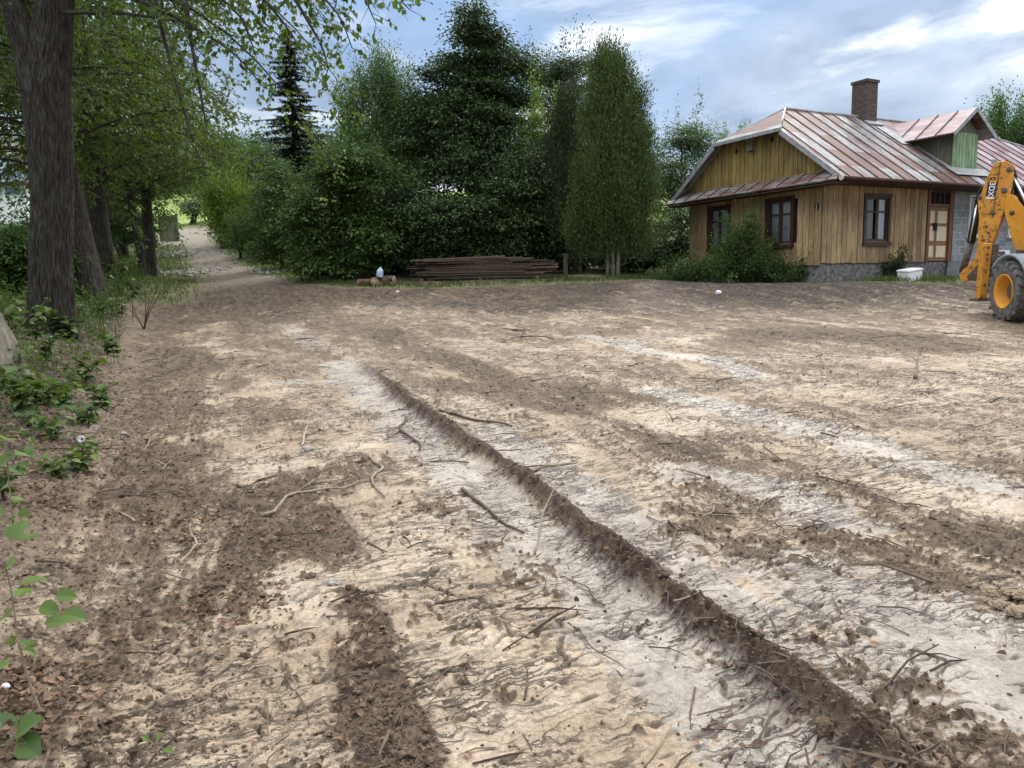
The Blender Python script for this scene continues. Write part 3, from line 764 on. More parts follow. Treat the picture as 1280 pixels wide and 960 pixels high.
def broad_tree(name, label, cat, base, env, n_each, rad, L, mat, trunk_r, trunk_h, W=None, flat=.6, stems=1, bark='bark', limbs=40, group=None, droop=.15, tier=False, HOLE=-.20):
    root = empty(name, base); tag(root, label, cat, group)
    C = env_points(env, base[0] * 3.1 + base[1])
    C = C[C[:, 2] > .1]; cut = C[:, 2].min()
    if tier:
        ok = pn(C[:, 0] * .85 + C[:, 1] * .6 + base[0], C[:, 2] * 1.0 + base[1], 71) > HOLE; C = C[ok]
        tops_ = C[C[:, 2] > np.percentile(C[:, 2], 72)]; ex = []
        for c in tops_[RNG.choice(len(tops_), min(12, len(tops_)), replace=False)]:
            d = norm(np.array([random.gauss(0, .35), random.gauss(0, .35), 1.0]))
            for k in range(1, random.randint(3, 6)): ex.append(c + d * k * rad * .75 + RNG.normal(0, .05, 3))
        SH = np.array(ex)
    trunk_h = min(trunk_h, C[:, 2].max() * .82); mid = np.array([np.mean(C[:, 0]), np.mean(C[:, 1]), C[:, 2].min()])
    AX = norm(norm(C - mid) + np.array([0, 0, .35]) + RNG.normal(size=C.shape) * .35)
    hi = C[C[:, 2] > trunk_h * .8]; mb = MB(); top = np.array([hi[:, 0].mean() if len(hi) else env[0][0], hi[:, 1].mean() if len(hi) else env[0][1], trunk_h])
    tops = []
    for s in range(stems):
        o = np.array([random.gauss(0, trunk_r * 1.5), random.gauss(0, trunk_r * 1.5), -.15]) if stems > 1 else np.array([0, 0, -.15])
        tp = top + (np.array([random.gauss(0, .5), random.gauss(0, .5), 0]) if stems > 1 else 0)
        P = bez(o, np.array([o[0] * .6 + random.gauss(0, .1), o[1], trunk_h * .5]), tp, 10)
        mb.tube(P, np.linspace(trunk_r, trunk_r * .2, 10) * np.array([1.35, 1.05] + [1] * 8), 9); tops.append(P)
    for i in RNG.choice(len(C), min(limbs, len(C)), replace=False):
        P = tops[i % stems]; c = C[i]
        j = int(np.clip(np.searchsorted(P[:, 2], c[2] * .72), 1, 8)); a = P[j]
        m = (a + c) / 2 + np.array([0, 0, .12 * np.linalg.norm(c - a)])
        r = trunk_r * (1 - j / 10) * .38 + .008
        mb.tube(bez(a, m, c, 6), np.linspace(r, .006, 6), 5, False)
    mb.build('trunk', M[bark], root, True)
    if tier:     # layered flat sprays with dark gaps between them
        C = C[RNG.random(len(C)) < .62]; out = norm((C - mid) * np.array([1, 1, 0])); out[:, 2] = -.18
        lv = cluster_leaves(C, int(n_each * 1.5), rad * 1.35, L, W or L * .66, .25, .26, 1.5, None); lv2 = cluster_leaves(C + out * rad * .6, n_each // 4, rad * .8, L, L * .6, .5, .5, 1.0, norm(out))
        lv3 = cluster_leaves(SH, max(8, n_each // 5), rad * .55, L * .9, L * .55, .1, .7, .8, np.tile([0, 0, 1.], (len(SH), 1)))
        leaf_obj('crown', [lv, lv2, lv3], M[mat], root)
    else: leaf_obj('crown', [cluster_leaves(C, n_each, rad, L, W or L * .62, droop, flat, .8, AX)], M[mat], root)
    return root

def px_env(base, Y, blobs, depth=.8):
    """crown lobes measured on the photograph: (px, py, half width px, half height px, clusters) at distance Y"""
    out = []
    for px, py, hw, hh, n in blobs:
        p = at(px, py, Y); k = Y / F
        out.append((p[0] - base[0], p[1] - base[1] + random.uniform(-.3, .3), p[2] - base[2], hw * k, max(hw, hh * .6) * k * depth, hh * k, n))
    return out

def belt(name, label, cat, px, Y, blobs, n_each, rad, L, mat, tr, th, group=None, **kw):
    x = at(px, 340, Y)[0]; b = np.array([x, Y, float(H0(x, Y))])
    return broad_tree(name, label, cat, b, px_env(b, Y, blobs, kw.pop('depth', .8)), n_each, rad, L, mat, tr, th, group=group, **kw)

# belt of trees behind the board pile
belt('hazel_shrub', 'broad mid green leafy shrub beside the dirt road behind the firewood', 'shrub', 420, 27.6, [(418, 262, 52, 72, 150), (450, 300, 50, 45, 110), (392, 290, 32, 50, 60), (445, 215, 40, 40, 60), (415, 332, 48, 16, 70)], 70, .42, .155, 'broad', .07, 3.2, stems=5, tier=True)
belt('robinia_tree', 'light green feathery tree rising between the spruce and the tall dark tree', 'tree', 462, 31.5, [(462, 240, 64, 95, 280), (458, 150, 50, 66, 170), (480, 105, 26, 42, 56), (508, 165, 28, 66, 90)], 105, .42, .10, 'robinia', .11, 7.5, W=.05)
belt('hornbeam_tree', 'tall dark tree with open ragged top behind the board pile', 'tree', 592, 31, [(590, 240, 96, 110, 420), (585, 155, 74, 84, 280), (586, 85, 40, 62, 120), (612, 70, 22, 44, 36), (642, 100, 26, 44, 46), (590, 34, 12, 34, 18), (545, 150, 32, 66, 80)], 72, .40, .145, 'broad_dark', .14, 9.5, limbs=90, tier=True, HOLE=-.62)
belt('hornbeam_shrub', 'dense dark shrub hanging over the near end of the board pile', 'shrub', 510, 28.4, [(505, 295, 62, 46, 150), (520, 255, 50, 40, 100), (470, 310, 40, 32, 60)], 75, .45, .145, 'broad_dark', .08, 3.5, stems=4, tier=True)
belt('hornbeam_shrub', 'dense dark shrub filling the gap behind the middle of the board pile', 'shrub', 610, 28.6, [(605, 290, 62, 48, 150), (600, 255, 55, 40, 90), (650, 270, 45, 55, 110)], 72, .45, .145, 'broad_dark', .08, 3.5, stems=4, tier=True)
belt('hornbeam_shrub', 'dark leafy shrub between the board pile end and the thuja', 'shrub', 685, 28.8, [(680, 260, 40, 75, 120), (690, 310, 40, 32, 60)], 72, .42, .145, 'broad_dark', .07, 3.5, stems=3, tier=True)
belt('hornbeam_shrub', 'low dark shrub in the deep shade behind the board pile', 'shrub', 560, 30.5, [(500, 318, 40, 30, 70), (560, 318, 44, 30, 80), (620, 318, 44, 30, 80)], 60, .45, .15, 'broad_dark', .05, 1.6, stems=4, tier=True)
belt('hornbeam_shrub', 'low dark shrub in the shade behind the thuja stems', 'shrub', 730, 29.5, [(690, 320, 40, 26, 70), (750, 318, 40, 30, 80), (800, 318, 34, 30, 70)], 60, .42, .145, 'broad_dark', .05, 1.6, stems=4, tier=True)
belt('maple_tree', 'yellowish green young tree peeping over the dark shrubs before the thuja', 'tree', 668, 30.5, [(670, 190, 34, 55, 80), (680, 160, 28, 28, 36), (650, 205, 25, 40, 36)], 70, .38, .12, 'fresh', .07, 6, tier=True)
belt('oak_tree', 'round dark crowned tree standing far behind the thujas', 'tree', 697, 44, [(697, 115, 44, 52, 130), (690, 85, 36, 34, 60), (715, 95, 34, 36, 60), (680, 150, 32, 40, 50)], 75, .62, .15, 'broad_dark', .2, 12, tier=True)
belt('ash_tree', 'medium green round tree behind the gable end of the house', 'tree', 850, 36, [(852, 205, 36, 52, 110), (840, 250, 34, 50, 90), (866, 175, 22, 26, 30), (815, 230, 24, 50, 50)], 72, .45, .11, 'broad', .13, 8, tier=True)
belt('elder_shrub', 'dark shrub growing in the shadow at the back corner of the house', 'shrub', 838, 30, [(845, 295, 32, 50, 90), (822, 320, 26, 25, 50), (800, 325, 30, 22, 50)], 70, .38, .11, 'broad_dark', .05, 2.2, stems=4, tier=True)
belt('poplar_tree', 'grey green tree showing above the roof beside the dormer', 'tree', 1258, 48, [(1258, 160, 34, 30, 70), (1245, 140, 14, 14, 18), (1285, 165, 40, 34, 70), (1268, 178, 40, 20, 40)], 66, .55, .14, 'robinia', .16, 13)
belt('birch_tree', 'thin distant tree top behind the gable slope', 'tree', 905, 60, [(900, 168, 14, 16, 16), (925, 160, 10, 8, 8)], 60, .5, .10, 'robinia', .12, 10)
# road side, beyond the clearing
belt('round_bush', 'round light green bush where the dirt road bends away', 'bush', 284, 46, [(284, 258, 34, 38, 130), (275, 240, 22, 22, 40), (290, 288, 30, 20, 60)], 66, .5, .15, 'fresh', .09, 3, stems=3)
belt('willow_bush', 'pale yellowish bush behind the round light bush', 'bush', 318, 50, [(318, 255, 22, 26, 60), (338, 265, 26, 26, 60), (325, 288, 30, 18, 60)], 60, .5, .15, 'fresh', .07, 3, stems=3)
belt('road_bush', 'bluish grey low bush on the grassy edge of the dirt road', 'bush', 302, 40, [(302, 288, 18, 20, 46), (322, 284, 24, 26, 60), (312, 302, 26, 12, 50)], 62, .36, .11, 'robinia', .05, 1.6, stems=4)
belt('bramble_bush', 'low tangled bush at the foot of the broad leafy shrub', 'bush', 352, 33, [(352, 268, 28, 44, 90), (345, 230, 22, 34, 50), (350, 312, 34, 22, 90)], 66, .4, .12, 'broad', .06, 2.2, stems=4, tier=True)
belt('dark_bush', 'dark bush standing in front of the sunny field', 'bush', 248, 62, [(248, 258, 20, 16, 60), (262, 250, 14, 18, 30)], 60, .55, .17, 'broad_dark', .1, 3, stems=3, tier=True)
belt('alder_tree', 'dark tree standing between the spruce and the round light bush', 'tree', 345, 48, [(345, 205, 26, 50, 90), (338, 240, 28, 34, 60), (345, 285, 26, 30, 50)], 66, .55, .15, 'broad_dark', .14, 7, tier=True)
belt('far_tree', 'tall pale green tree on the hill behind the round light bush', 'tree', 272, 100, [(276, 195, 34, 28, 90), (250, 215, 26, 34, 60), (280, 235, 34, 24, 60)], 66, .95, .30, 'broad', .3, 11)
belt('far_tree', 'hillside tree touching the spruce silhouette', 'tree', 316, 95, [(312, 205, 24, 28, 70), (330, 222, 22, 22, 40)], 60, .95, .30, 'broad', .3, 9)

# spruce
def spruce(px, Y, top_py, label, halfw):
    x = at(px, 340, Y)[0]; b = np.array([x, Y, float(H0(x, Y))]); h = at(px, top_py, Y)[2] - b[2]
    root = empty('spruce_tree', b); tag(root, label, 'spruce')
    mb = MB(); mb.tube(np.array([[0, 0, -.2], [.05, 0, h * .5], [0, 0, h]]), [.17, .1, .015], 8); parts = []
    z = .9; Rm = halfw * Y / F
    while z < h - .15:
        k = (1 - z / h); L = Rm * (k ** .75) * 1.15
        for j in range(7):
            a = random.uniform(0, 6.28); l = L * random.uniform(.55, 1.18)
            d = np.array([math.cos(a), math.sin(a), 0]); p0 = np.array([0, 0, z]); 
            p1 = p0 + d * l * .55 + [0, 0, -.10 * l]; p2 = p0 + d * l + [0, 0, -.22 * l + .10 * l]
            P = bez(p0, p1, p2, 7); mb.tube(P, np.linspace(.02, .004, 7), 4, False)
            n = int(24 + 62 * l); t = RNG.random(n); i = np.clip((t * 6).astype(int), 0, 5); f = (t * 6 - i)[:, None]
            Q = P[i] * (1 - f) + P[i + 1] * f
            sd = np.array([-d[1], d[0], 0]); sgn = RNG.choice([-1, 1], n)[:, None]
            D = d * .55 + sd * sgn * .8 + RNG.normal(0, .25, (n, 3)); D[:, 2] -= .35
            ll = RNG.uniform(.14, .34, n) * (1 - .4 * t)
            parts.append(leaf_arrays(Q, D, norm(np.array([0, 0, 1.]) + RNG.normal(0, .35, (n, 3))), ll, ll * .30, -.15))
        z += random.uniform(.12, .30)
    mb.build('trunk', M['bark'], root, True); leaf_obj('crown', parts, M['spruce'], root)
spruce(377, 42, 28, 'tall dark narrow spruce standing behind the roadside shrubs', 66)

# thujas
def thuja(label, px, Y, blobs, mat, base_px, n_each=165, stems=3):
    x = at(base_px, 340, Y)[0]; b = np.array([x, Y, float(H0(x, Y))])
    root = empty('thuja_tree', b); tag(root, label, 'thuja')
    env = px_env(b, Y, blobs, .9); C = env_points(env, x)
    mb = MB()
    for s in range(stems):
        o = np.array([(s - (stems - 1) / 2) * .17, random.uniform(-.1, .1), -.15])
        mb.tube(bez(o, o + [0, 0, 2.5], np.array([env[0][0] + (s - 1) * .3, env[0][1], 5.5]), 9), np.linspace(.075, .02, 9), 8)
    for i in RNG.choice(len(C), min(70, len(C)), replace=False):
        c = C[i]; a = np.array([env[0][0] * min(1, c[2] / 5), 0, max(.8, c[2] - .9)]); mb.tube(bez(a, (a + c) / 2 - [0, 0, .1], c, 5), np.linspace(.02, .005, 5), 4, False)
    k = len(C); n = k * n_each; cc = np.repeat(C, n_each, 0)
    axis = cc * np.array([1, 1, 0]) - np.array([env[0][0], env[0][1], 0]); axis = norm(axis)
    off = RNG.normal(size=(n, 3)) * np.array([.15, .15, .30])
    D = np.array([0, 0, .95]) + axis * .45 + RNG.normal(size=(n, 3)) * .38
    N = norm(axis + RNG.normal(size=(n, 3)) * .6); s = RNG.uniform(.6, 1.25, n)
    hue = np.repeat(RNG.random(k), n_each) * .5 + RNG.random(n) * .5
    mb.build('trunk', M['bark_pale'], root, True)
    leaf_obj('crown', [leaf_arrays(cc + off, D, N,   .105 * s, .034 * s, .1, hue)], M[mat], root)
thuja('tall olive green thuja with bare stems at its foot beside the house', 768, 26.6, [(766, 222, 70, 95, 330), (762, 130, 40, 66, 130), (757, 85, 17, 30, 28), (785, 285, 48, 36, 80), (738, 280, 40, 38, 70), (775, 165, 46, 50, 90)], 'thuja', 766)
thuja('darker thuja standing half hidden behind the olive green one', 722, 28.2, [(712, 235, 44, 95, 190), (712, 160, 30, 50, 80)], 'thuja_dark', 722, 150, 2)

# far wood on the hill
def far_wood():
    n = 230; a = np.radians(RNG.uniform(-50, -6, n)); r = RNG.uniform(115, 230, n)
    x, y = r * np.sin(a), r * np.cos(a); z = H0(x, y); h = RNG.uniform(7, 12, n)
    C = []; 
    for i in range(n):
        m = 40; d = rdir(m); u = (.35 + .65 * RNG.random(m))[:, None]
        C.append(np.array([x[i], y[i], z[i] + h[i] * .52]) + d * u * np.array([h[i] * .36, h[i] * .36, h[i] * .52]))
    C = np.concatenate(C)
    tag(leaf_obj('far_wood', [cluster_leaves(C, 15, 1.3, .55, .42, .1, .7)], M['broad'], None), 'wooded hillside far behind the dirt road', 'wood', kind='stuff')
far_wood()

# ------------------------------------------------------------------ lindens along the bank
def ridged_trunk(name, P, R, mat, parent, nseg=240, nr=120, flare=.45, seed=1, amp=.035):
    """trunk with furrowed bark as real relief"""
    P = np.asarray(P, float); t = np.linspace(0, 1, nseg); tt = np.linspace(0, 1, len(P))
    C = np.stack([np.interp(t, tt, P[:, i]) for i in range(3)], 1)
    for _ in range(12): C[1:-1] = (C[:-2] + 2 * C[1:-1] + C[2:]) / 4
    rad = np.interp(t, tt, R); hz = C[:, 2] - C[0, 2]
    a = np.linspace(0, 2 * np.pi, nr, endpoint=False)
    A_, I = np.meshgrid(a, np.arange(nseg)); H = hz[I]; Rr = rad[I]
    lob = 1 + flare * np.exp(-H / .42) * (1 + .38 * np.sin(A_ * 5 + seed) + .2 * np.sin(A_ * 8 + 2 * seed)) + .05 * np.sin(A_ * 3 + H * .6 + seed) + .03 * np.sin(A_ * 5 - H)
    u = A_ * Rr.mean() * 1.0
    nz = 1 - np.abs(fbm(u * 21 + .6 * pn(u * 4, H * 2.2, 3), H * 1.7, 3, 100 + seed)) * 2.8
    nz2 = pn(u * 34, H * 6, 120 + seed)
    Rr = Rr * lob + amp * (nz - .5) * .9 + amp * .3 * nz2
    V = np.stack([C[I][..., 0] + Rr * np.cos(A_), C[I][..., 1] + Rr * np.sin(A_), C[I][..., 2]], -1).reshape(-1, 3)
    i = np.arange(nseg - 1)[:, None] * nr; j = np.arange(nr)[None]; j2 = (j + 1) % nr
    Q = np.stack([i + j, i + j2, i + nr + j2, i + nr + j], -1).reshape(-1, 4)
    return link(name, np_mesh(name, V, Q, k=4, smooth=True), mat, parent)

def hang_branch(mb, P, R, leafL, parts, dens=1.0, side=.55):
    """branch P with side twigs and alternate leaves"""
    mb.tube(P, R, 6, False)
    P = np.asarray(P); seg = np.linalg.norm(np.diff(P, axis=0), axis=1); Lt = seg.sum()
    nt = max(3, int(Lt * 11 * dens)); cum = np.concatenate([[0], np.cumsum(seg)]) / Lt
    for t in np.linspace(.12, 1, nt):
        o = np.array([np.interp(t, cum, P[:, i]) for i in range(3)])
        k = min(len(P) - 2, np.searchsorted(cum, t)); d = P[min(k + 1, len(P) - 1)] - P[k]; d = d / (np.linalg.norm(d) + 1e-9)
        q = rdir(1)[0]; q = q - d * q.dot(d); q[2] *= .6; q = q / (np.linalg.norm(q) + 1e-9)
        tw = side * random.uniform(.35, 1.1) * (1.15 - .6 * t)
        e = o + (d * .6 + q) * tw + np.array([0, 0, -.28 * tw])
        m = (o + e) / 2 + np.array([0, 0, .08 * tw])
        Pt = bez(o, m, e, 4); mb.tube(Pt, [.005, .004, .003, .002], 3, False)
        n = max(3, int(tw * 24 * dens)); tt = RNG.uniform(.15, 1.05, n)[:, None]
        Q = (1 - tt) ** 2 * o + 2 * tt * (1 - tt) * m + tt * tt * e
        sd = np.cross(e - o, [0, 0, 1.]); sd = sd / (np.linalg.norm(sd) + 1e-9)
        D = (e - o) / (tw + .01) * .5 + sd * RNG.choice([-1, 1], n)[:, None] * .8 + RNG.normal(0, .25, (n, 3)); D[:, 2] -= .45
        Nn = norm(np.array([0, 0, .9]) + RNG.normal(size=(n, 3)) * .5); s = RNG.uniform(.7, 1.2, n)
        parts.append(leaf_arrays(Q, D, Nn, leafL * s, leafL * .82 * s, .15, np.clip(RNG.normal(.5, .25, n), 0, 1)))

def linden(label, px, Y, stems, n_br, zlo, zhi, reach, leafL=.085, az=None, extra=(), flare=.45, seed=1, nr=120, dens=1.0, amp=.035, droop=.55):
    x = at(px, 380, Y)[0]; b = np.array([x, Y, float(H0(x, Y))])
    root = empty('linden_tree', (b[0], b[1], b[2])); tag(root, label, 'linden tree')
    tr = None
    for i, (P, R) in enumerate(stems):
        o = ridged_trunk('trunk' if i == 0 else 'stem', P, R, M['bark'], root if i == 0 else tr, 300 if i == 0 else 160, nr, flare if i == 0 else 0, seed + i, amp)
        if i == 0: tr = o
    mb = MB(); parts = []
    P0 = np.asarray(stems[0][0], float)
    for i in range(n_br):
        z = random.uniform(zlo, zhi); a = random.uniform(0, 6.28) if az is None else random.gauss(*az)
        while az is None and Y < 13 and math.sin(a) < -.35: a = random.uniform(0, 6.28)
        S = np.asarray(stems[i % len(stems)][0], float); zz = np.clip(z, S[:, 2].min(), S[:, 2].max())
        o = np.array([np.interp(zz, S[:, 2], S[:, 0]), np.interp(zz, S[:, 2], S[:, 1]), zz])
        l = reach * random.uniform(.55, 1.05); d = np.array([math.cos(a), math.sin(a), 0])
        dz = droop * l * random.uniform(.5, 1.25)
        end = o + d * l + [0, 0, -dz + .18 * l]; end[2] = max(end[2], 1.0 + random.random() + (2.3 if Y > 14 and math.cos(a) > .1 else 0))
        mid = o + d * l * .5 + np.array([0, 0, .30 * l])
        hang_branch(mb, bez(o, mid, end, 10), np.linspace(.032, .004, 10) * (.6 + .12 * l), leafL, parts, dens)
    for e in extra:
        e = np.asarray(e, float) - b
        n = len(e); t = np.linspace(0, 1, 12); k = np.linspace(0, 1, n)
        P = np.stack([np.interp(t, k, e[:, i]) for i in range(3)], 1)
        for _ in range(2): P[1:-1] = (P[:-2] + 2 * P[1:-1] + P[2:]) / 4
        hang_branch(mb, P, np.linspace(.035, .006, 12), leafL, parts, dens)
    mb.build('branch', M['bark'], root, True)
    leaf_obj('crown', parts, M['linden'], root)
    return root

def line(pts): return [at(px, py, Y) for px, py, Y in pts]
Y1 = 12.5
b1 = np.array([at(60, 400, Y1)[0], Y1, 0]); b1[2] = float(H0(b1[0], b1[1]))
def rel(px, py, Y=Y1): return at(px, py, Y) - b1
k1 = Y1 / F * .73
stemA = ([(0, 0, -.2)] + [tuple(rel(px, py) ) for px, py in ((62, 330), (64, 250), (62, 180), (56, 110), (62, 50), (66, 0), (68, -120), (74, -300), (70, -520))], [32 * k1, 31 * k1, 30 * k1, 32 * k1, 34 * k1, 30 * k1, 26 * k1, 25 * k1, 20 * k1, 10 * k1])
stemB = ([tuple(rel(px, py)) for px, py in ((48, 150), (42, 95), (28, 45), (12, 0), (-20, -120), (-60, -330))], [20 * k1, 24 * k1, 20 * k1, 17 * k1, 14 * k1, 6 * k1])
ext1 = [line([(80, 16, 12.4), (150, 15, 11.6), (215, 25, 11.0), (240, 32, 10.6)]), line([(195, 0, 11.5), (205, 50, 11.3), (225, 120, 11), (245, 190, 10.8), (255, 210, 10.8)]),
        line([(232, 0, 11), (240, 60, 10.8), (255, 140, 10.6), (258, 160, 10.6)]), line([(110, -60, 12.2), (230, -70, 11), (340, -40, 10.2), (420, 0, 9.8), (440, 60, 9.6)]),
        line([(120, -120, 12.2), (280, -120, 11), (420, -70, 10), (480, -20, 9.6), (512, 12, 9.5)]), line([(200, -70, 11.4), (300, -30, 10.8), (350, 20, 10.4), (385, 75, 10.2)]),
        line([(260, -90, 11), (340, -50, 10.2), (375, 10, 10), (405, 60, 9.8), (410, 85, 9.8)]), line([(200, -90, 11.4), (320, -60, 10.6), (440, -40, 10), (470, 30, 9.8)]),
        line([(100, -20, 12), (180, 0, 11.2), (290, 60, 10.8), (330, 110, 10.6)]), line([(120, -80, 12), (210, -40, 11.2), (300, 10, 10.6), (320, 70, 10.4)])]
linden('thick furrowed linden forking overhead on the leafy bank beside the mud', 60, Y1, [stemA, stemB], 60, 4.9, 10, 4.6, .085, None, ext1, seed=2, nr=280, amp=.034)
def small_linden(label, px, Y, r, lean, n_br, zlo, zhi, reach, az=None, seed=3, h=12, dens=1.0, droop=.55):
    P = [(0, 0, -.2), (lean * .1, 0, 1), (lean * .35, 0, 3), (lean * .7, .1, 6), (lean, .2, h)]
    return linden(label, px, Y, [(P, [r, r * .95, r * .85, r * .65, r * .15])], n_br, zlo, zhi, reach, .09, az, (), .35, seed, 90, dens, .025, droop)
small_linden('leaning linden trunk half hidden behind the thick forked linden', 112, 18.5, .36, -.9, 90, 2.9, 10, 5.0, None, 5)
small_linden('straight dark linden trunk third in the row from the mud', 135, 23.5, .30, -.2, 96, 2.6, 10, 5.2, None, 7, 12, .95)
small_linden('slim linden at the far end of the roadside row', 193, 29, .19, .1, 80, 2.2, 9, 4.0, None, 9, 11, .9)
small_linden('thin leaning linden stem just before the far end of the row', 183, 27.5, .13, -.7, 50, 2.2, 8, 3.4, None, 11, 9, .85)
small_linden('slim linden hidden in leaves at the back of the roadside row', 160, 36, .2, 0, 80, 2.0, 11, 4.8, None, 13, 12, .85)
belt('hedge_shrub', 'leafy shrub growing behind the thick forked linden', 'shrub', 18, 17.5, [(18, 312, 30, 26, 60), (-10, 335, 40, 36, 60), (40, 335, 26, 36, 40)], 60, .35, .10, 'broad', .04, 1.6, stems=4, tier=True)
belt('hedge_shrub', 'dark undergrowth shrub between the second and third lindens', 'shrub', 160, 31, [(160, 285, 30, 44, 90), (120, 270, 30, 50, 90), (175, 250, 26, 40, 60)], 62, .42, .11, 'broad', .05, 2.2, stems=4, tier=True)
belt('hedge_shrub', 'low clipped hedge shrub in front of the pale blue house', 'shrub', 10, 44, [(-20, 290, 60, 14, 70), (30, 290, 50, 14, 70), (95, 275, 50, 30, 100)], 60, .4, .13, 'broad', .05, 1.6, stems=4, tier=True)
belt('maple_tree', 'leafy tree filling the gap behind the thick forked linden', 'tree', 70, 34, [(60, 80, 70, 90, 150), (75, 190, 34, 50, 60)], 66, .5, .13, 'linden', .14, 9)
belt('maple_tree', 'leafy tree rising behind the second and third lindens', 'tree', 140, 40, [(140, 110, 70, 120, 170), (150, 220, 60, 60, 90)], 66, .55, .14, 'linden', .16, 10)
belt('maple_tree', 'leafy tree behind the slim lindens beside the dirt road', 'tree', 195, 46, [(185, 140, 44, 90, 130), (185, 215, 34, 40, 60)], 66, .6, .15, 'broad', .16, 10, tier=True)
# stump at the frame edge
def stump():
    g = G(-16, 462); root = empty('tree_stump', g); tag(root, 'pale mossy tree stump on the bank before the forked linden', 'stump')
    ridged_trunk('trunk', [(0, 0, -.2), (.0, 0, .3), (-.05, 0, .62), (-.06, 0, .64)], [.27, .24, .20, .02], M['bark_pale'], root, 60, 70, .5, 4, .02)
stump()
# ------------------------------------------------------------------ plants on the bank
def big_leaf(parts, p, d, n, L, W, hue, serr=True):
    """broad leaf with outline and midrib"""
    d = np.asarray(d, float); d /= np.linalg.norm(d); n = np.asarray(n, float); s = np.cross(d, n); s /= np.linalg.norm(s) + 1e-9; n = np.cross(s, d)
    k = 8; V = []; T = []
    for i in range(k + 1):
        t = i / k; w = W * .5 * (math.sin(math.pi * t ** .72)) ** .8
        if serr and 0 < i < k: w *= 1 + (.10 if i % 2 else -.06)
        c = p + d * L * t - n * L * .22 * t * t
        V += [c, c + s * w + n * w * .22, c - s * w + n * w * .22]
    for i in range(k):
        a = i * 3; b = a + 3
        T += [(a, b, b + 1), (a, b + 1, a + 1), (a, b + 2, b), (a, a + 2, b + 2)]
    parts.append((np.array(V), np.array(T), np.full(len(V), hue)))

def plant_from_pixels(name, label, cat, base_px, stem_px, leaves, L, mat='sapling', droop=.2):
    g = G(*base_px); g[2] = gz(g[0], g[1]); root = empty(name, g); tag(root, label, cat)
    S = [g] + [at(px, py, g[1] + dy) for px, py, dy in stem_px]; S = np.array(S)
    t = np.linspace(0, 1, 14); k = np.linspace(0, 1, len(S)); P = np.stack([np.interp(t, k, S[:, i]) for i in range(3)], 1)
    P[1:-1] = (P[:-2] + 2 * P[1:-1] + P[2:]) / 4
    mb = MB(); mb.tube(P - g, np.linspace(.006, .002, 14), 6); parts = []
    for px, py, dy, s in leaves:
        c = at(px, py, g[1] + dy); j = int(np.argmin(np.linalg.norm(P - c, axis=1))); o = P[j]
        d = c - o + np.array([0, 0, .01]); dn = d / (np.linalg.norm(d) + 1e-9); st_ = c - dn * L * s * .5
        mb.tube(np.array([o, (o + st_) / 2 + [0, 0, .004], st_]) - g, [.0022, .0018, .0014], 4)
        dn[2] -= droop; big_leaf(parts, st_ - g, dn, np.array([random.gauss(0, .3), -.45 + random.gauss(0, .2), .9]), L * s, L * s * .82, random.uniform(.35, .95))
    mb.build('stem', M['twig_pale'], root, True); leaf_obj('foliage', parts, M[mat], root)

plant_from_pixels('sapling', 'leafy hazel sapling with bent stem on the bank edge', 'sapling', (52, 897), [(38, 860, 0), (22, 800, -.02), (14, 735, -.03), (2, 690, -.05)],
    [(20, 660, .0, 1.0), (36, 668, .05, .9), (8, 704, -.05, 1.0), (40, 722, 0, 1.0), (30, 735, .04, 1.0), (83, 742, .02, .8), (92, 766, -.02, 1.0), (70, 774, .03, .9), (16, 795, 0, .9), (36, 800, .04, .8), (62, 758, -.03, .8), (38, 812, 0, .55), (6, 765, .02, .9), (0, 830, 0, .8)], .085)
plant_from_pixels('nettle', 'low plant with toothed ribbed leaves at the lower corner of the bank', 'nettle', (14, 928), [(14, 918, -.01)],
    [(32, 905, -.02, 1.1), (34, 932, -.05, 1.15), (2, 902, .03, 1.1), (8, 938, -.04, 1.0), (-8, 922, 0, 1.1), (16, 948, -.07, .8)], .10, 'broad', .05)
plant_from_pixels('sapling', 'young leafy shoot beside the black twig on the bank', 'sapling', (18, 668), [(14, 630, 0), (10, 590, -.02), (8, 548, -.04)],
    [(10, 545, 0, 1.0), (4, 572, -.04, 1.0), (22, 588, .02, 1.0), (2, 608, 0, 1.0), (22, 622, .03, .9), (12, 648, -.04, .9), (30, 640, 0, .7), (-6, 640, 0, 1.0), (28, 566, .02, .8)], .10)
plant_from_pixels('seedling', 'tiny two leaved seedling in the soil at the bottom of the bank', 'seedling', (196, 945), [(194, 932, 0)],
    [(182, 922, 0, .6), (210, 936, -.02, .8), (198, 920, .02, .5)], .045)

# repeated bank weeds
def weed_proto(n_st, h, L):
    mb = MB(); parts = []
    for i in range(n_st):
        a = random.uniform(0, 6.28); e = np.array([math.cos(a) * h * .5, math.sin(a) * h * .5, h * random.uniform(.6, 1)])
        P = bez(np.zeros(3), np.array([0, 0, h * .5]), e, 6); mb.tube(P, np.linspace(.005, .002, 6), 4)
        for j in range(1, 6):
            for k in (0, 1):
                d = rdir(1, -.1, .3)[0]; big_leaf(parts, P[j] + d * .012, d, np.array([random.gauss(0, .25), -.2, 1]), L * random.uniform(.6, 1.1), L * .72, random.random())
    return mb.mesh('stem', True), parts
W_PROTO = []
EXTRA = []
while len(EXTRA) < 12:
    q = (random.uniform(0, 165), random.uniform(372, 640))
    if q[0] < 175 - .22 * (q[1] - 372): EXTRA.append((q[0], q[1], random.choice((0, 1, 1, 2)), random.uniform(.5, .95)))
